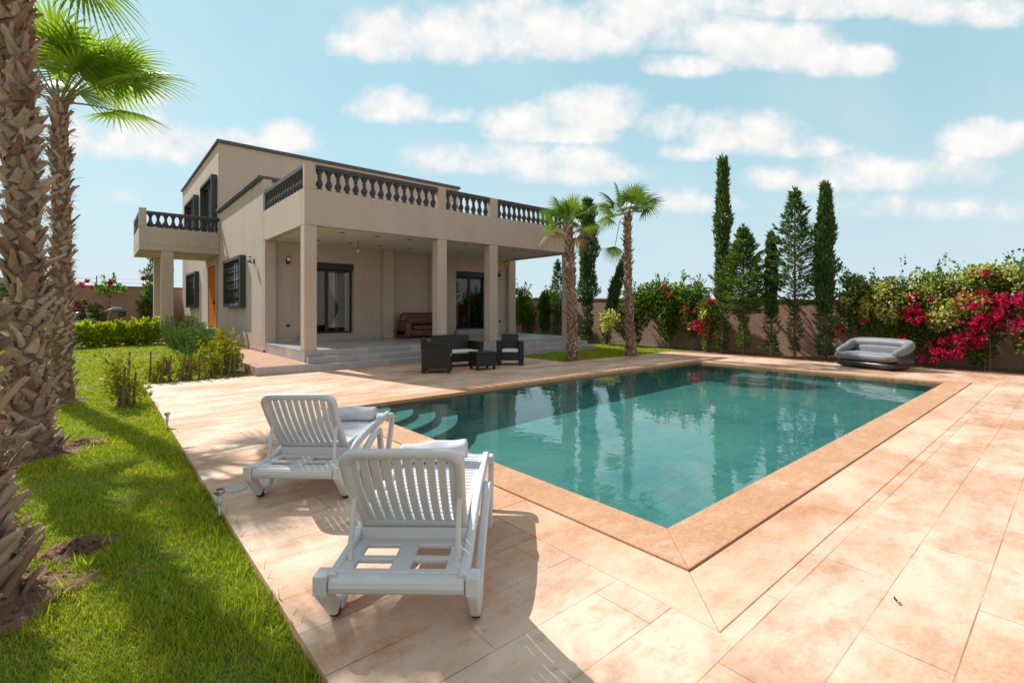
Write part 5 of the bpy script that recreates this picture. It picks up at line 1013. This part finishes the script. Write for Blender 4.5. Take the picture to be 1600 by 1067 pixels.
# rosemary row along the entrance path: upright needle shoots
def rosemary(loc, label, r, h, n, seed):
    rg = np.random.default_rng(seed); t_ = thing('rosemary_bush', loc, label, 'rosemary', 'rosemary bushes along the brick path'); P, D, S = [], [], []; st = MB()
    for i in range(n):
        a, q = rg.uniform(0, 6.283), rg.random() ** .6; x, y = r * q * math.cos(a), r * q * math.sin(a) * 1.5; hh = h * (1 - .2 * q) * rg.uniform(.55, 1.12); lean = np.array((x, y, 0)) * .35 / max(r, .1) * .5
        st.tube([(x * .5, y * .5, 0), (x, y, hh * .5), tuple(np.array((x, y, hh)) + lean)], [.006, .005, .002], 3); m_ = 64
        u = rg.random(m_); P.append(np.array((x, y, 0)) + lean * u[:, None] ** 2 + np.array((0, 0, hh)) * (.12 + .88 * u[:, None])); th = rg.uniform(0, 6.283, m_); D.append(np.stack([np.cos(th) * .8, np.sin(th) * .8, np.full(m_, .9)], 1)); S.append(rg.uniform(.045, .085, m_))
    Vv, Q = leaf_cards(np.concatenate(P), np.concatenate(D), np.concatenate(S), .17, .03, rg); np_mesh('foliage', Vv, Q, M['rosemary'], t_); st.build('stems', M['woody'], t_)
for i, (y, lab) in enumerate(((20.6, 'tall dark rosemary bush at the balcony post end of its row'), (19.3, 'dark rosemary bush, second from the balcony post'), (18.0, 'rosemary bush in the middle of the row'), (16.7, 'rosemary bush before the golden shrub, fuller than the last'), (15.5, 'rosemary bush nearest the golden shrub, half hidden by it'))):
    rosemary((2.12 + .03 * i, y, lawn_z(2.2, y)), lab, .40, 1.12 - .04 * i, 70, 130 + i)
shrub('golden_shrub', 'shrub', (2.25, 13.25, lawn_z(2.2, 13.2)), 'golden green shrub filling the corner between the stakes and the brick path', [(0, 0, .35, .36, .5, .36), (.05, -.3, .3, .34, .4, .34), (-.25, .1, .28, .35, .4, .28), (.05, .2, .62, .25, .35, .22)], 3200, .07, 'gold', 140, 8, gap=.12, upd=.6, sprigs=24, slen=.35)
shrub('golden_shrub', 'shrub', (.33, 9.62, -.05), 'sparse yellow leaved shrub among the stakes at the corner of the deck', [(0, 0, .38, .24, .24, .26), (.05, .1, .2, .3, .28, .2), (-.12, .05, .5, .16, .16, .16)], 850, .055, 'gold', 141, 8, gap=.3, upd=.5, sprigs=12, slen=.25)
for i, (x, y, lab) in enumerate(((.95, 12.25, 'low yellow green plant at the lawn end of the stick fence'), (1.42, 12.3, 'low yellow green plant behind the middle of the stick fence'), (1.88, 12.35, 'low yellow green plant behind the stick fence, next to the golden shrub'))):
    shrub('low_plant', 'plant', (x, y, lawn_z(x, y)), lab, [(0, 0, .18, .24, .18, .18), (.1, 0, .3, .13, .12, .14)], 520, .06, 'gold', 145 + i, 4, 'low plants behind the stick fence', gap=.2, upd=.7, sprigs=8, slen=.2)

# ------------------------------------------------------------------ bare soil round the trunks, weeds, grass
def soil_patch(x, y, rx, ry, h, seed, a=0):
    rd = random.Random(seed); mb = MB(); rs = []; ca, sa = math.cos(a), math.sin(a)
    for i, q in enumerate((1.0, .9, .8, .7, .6, .5, .4, .3, .2, .1)):
        rg_ = []
        for k in range(44):
            t_ = 2 * math.pi * k / 44; w_ = rd.uniform(.93, 1.07) + .16 * math.sin(3 * t_ + seed) + .1 * math.sin(7 * t_ + 2 * seed); lx, ly = rx * q * w_ * math.cos(t_), ry * q * w_ * math.sin(t_)
            rg_.append((x + lx * ca - ly * sa, y + lx * sa + ly * ca, (-.075 if i == 0 else -.05 + h * (1 - q) ** .8 + rd.uniform(-.022, .024))))
        rs.append(rg_)
    for _ in range(int(240 * rx)):
        a_, q = rd.uniform(0, 6.283), rd.random() ** .6; px, py = rx * q * math.cos(a_), ry * q * math.sin(a_); c_ = Vector((x + px * ca - py * sa, y + px * sa + py * ca, -.045 + h * (1 - q) ** .8)); s_ = rd.uniform(.006, .030) * (1.4 - q)
        vv = [c_ + Vector((s_ * rd.uniform(.7, 1.2) * dx, s_ * rd.uniform(.7, 1.2) * dy, s_ * rd.uniform(.5, .9) * dz)) for dx, dy, dz in ((1, 0, 0), (0, 1, 0), (-1, 0, 0), (0, -1, 0), (0, 0, 1), (0, 0, -1))]
        mb.add(vv, [(0, 1, 4), (1, 2, 4), (2, 3, 4), (3, 0, 4), (1, 0, 5), (2, 1, 5), (3, 2, 5), (0, 3, 5)])
    mb.rings(rs); return tag(mb.build('soil', M['soil'], smooth=True), kind='structure')
SOIL = [(-.45, 3.60, .42, .42, .06, 1, 0), (-.10, 4.05, .21, .15, .07, 2, .5), (-.46, 7.0, .42, .40, .05, 3, 0), (-.10, 7.22, .24, .17, .06, 4, .2), (-.42, 10.75, .36, .33, .05, 5, 0), (10.66, 9.75, .36, .3, .02, 6, 0)]
for s_ in SOIL: soil_patch(*s_)
m, t, n, l, b = newmat('grass_blades'); gi = n.new('ShaderNodeNewGeometry'); v = objvec(t)
c = ramp(t, gi.outputs['Random Per Island'], [(0, (.14, .225, .015)), (.35, (.225, .32, .02)), (.7, (.33, .405, .028)), (.93, (.42, .41, .07)), (1, (.52, .45, .19))])
c = mixc(t, mapr(t, noise(t, v, 1.1, 4, .6), .35, .68, 0, .6), c, mixc(t, 1., c, (1.5, 1.12, .75), 'MULTIPLY')); l.new(c, b.inputs['Base Color']); b.inputs['Roughness'].default_value = .55; b.inputs['Specular IOR Level'].default_value = .15
tr = n.new('ShaderNodeBsdfTranslucent'); l.new(mixc(t, 1., c, (1.4, 1.45, .5), 'MULTIPLY'), tr.inputs['Color']); mx = n.new('ShaderNodeMixShader'); mx.inputs[0].default_value = .42; l.new(b.outputs[0], mx.inputs[1]); l.new(tr.outputs[0], mx.inputs[2]); l.new(mx.outputs[0], n['Material Output'].inputs['Surface'])
M['grass'] = m
def grass(name, boxes, zf, seed, tall=1.):
    rg = np.random.default_rng(seed); PX, PY = [], []
    for x0_, x1_, y0_, y1_, dens in boxes:
        k = int((x1_ - x0_) * (y1_ - y0_) * dens); PX.append(rg.uniform(x0_, x1_, k)); PY.append(rg.uniform(y0_, y1_, k))
    X, Y = np.concatenate(PX), np.concatenate(PY); keep = np.ones(len(X), bool)
    for sx, sy, rx, ry, *_ in SOIL: keep &= ((X - sx) / (rx * .8)) ** 2 + ((Y - sy) / (ry * .8)) ** 2 > rg.uniform(.55, 1.25, len(X))
    d = X * FWD.x + Y * FWD.y; lat = X * RGT.x + Y * RGT.y; keep &= (d > 1.0) & (np.abs(lat) < d * 1.25 + .8)
    X, Y, d = X[keep], Y[keep], d[keep]; k = len(X); Z = np.array([zf(a, b_) for a, b_ in zip(X, Y)])
    clump = .75 + .35 * np.sin(X * 5.1 + 1.3 * np.sin(Y * 4.3)) * np.sin(Y * 4.7 + X * 2.1)
    hgt = rg.uniform(.022, .052, k) * clump * tall * (1 + .02 * d); wd = .0014 * (1 + .38 * d) * rg.uniform(.7, 1.3, k)
    a = rg.uniform(0, 6.283, k); lean = rg.uniform(.15, 1.1, k) * hgt; side = np.stack([np.cos(a), np.sin(a), 0 * a], 1); fw_ = np.stack([-np.sin(a), np.cos(a), 0 * a], 1)
    B = np.stack([X, Y, Z], 1); up = np.array((0, 0, 1.)); m1 = B + up * (hgt * .55)[:, None] + fw_ * (lean * .3)[:, None]; tp = B + up * hgt[:, None] + fw_ * lean[:, None]
    Vv = np.stack([B - side * wd[:, None], B + side * wd[:, None], m1 + side * (wd * .8)[:, None], m1 - side * (wd * .8)[:, None], tp + side * (wd * .12)[:, None], tp - side * (wd * .12)[:, None]], 1).reshape(-1, 3)
    i0 = 6 * np.arange(k)[:, None]; Q = np.concatenate([i0 + np.array([[0, 1, 2, 3]]), i0 + np.array([[3, 2, 4, 5]])])
    return tag(np_mesh(name, Vv, Q, M['grass']), kind='stuff')
GB = [(-2.2, .70, .9, 3.0, 17000), (-2.6, .70, 3.0, 5.0, 12000), (-3.2, .70, 5.0, 8.0, 7000), (-4.2, .70, 8.0, 12.0, 3500), (-5.0, 2.0, 12.0, 16.0, 1600), (-5.0, 2.0, 16.0, 22.0, 800), (-5, 1.5, 22, 30, 150)]
grass('grass', GB, lambda x, y: lawn_z(x, y) - .004, 201)
grass('grass', [(10.02, 15.5, 9.45, 11.8, 1100), (13.95, 16.6, 11.8, 15, 600), (15.6, 16.2, 9.45, 11.8, 700)], lambda x, y: -.034, 202, 1.2)
# straggling edge of grass leaning over the deck, a few longer tufts by the trunks
def tufts(name, spots, seed, h=.16):
    rg = np.random.default_rng(seed); P, D, S = [], [], []
    for x, y, z, k in spots:
        P.append(np.array((x, y, z)) + rg.normal(0, .035, (k, 3)) * (1, 1, 0)); D.append(rg.normal(0, .45, (k, 3)) + np.array((0, 0, 1.))); S.append(rg.uniform(h * .35, h * .9, k))
    Vv, Q = leaf_cards(np.concatenate(P), np.concatenate(D), np.concatenate(S), .03, .01, rg); return tag(np_mesh(name, Vv, Q, M['grass']), kind='stuff')
rg = np.random.default_rng(5)
tufts('grass', [(rg.uniform(.55, .68), y, -.06, 9) for y in np.arange(1.3, 9.3, .11)] + [(-.05, 3.75, -.05, 25), (-.15, 3.45, -.05, 30), (.1, 3.95, -.02, 20), (-.22, 3.15, -.05, 30), (-.1, 6.8, -.05, 25), (.0, 7.1, -.04, 25), (-.2, 10.4, -.05, 20)], 203)
tufts('grass', [(15.75, y + rg.uniform(-.1, .1), -.03, int(rg.uniform(2, 9))) for y in np.arange(-1.5, 9.2, .45)] + [(16.25 + rg.uniform(-.3, .3), y, -.03, 6) for y in np.arange(4, 9.2, .5)], 204, .14)
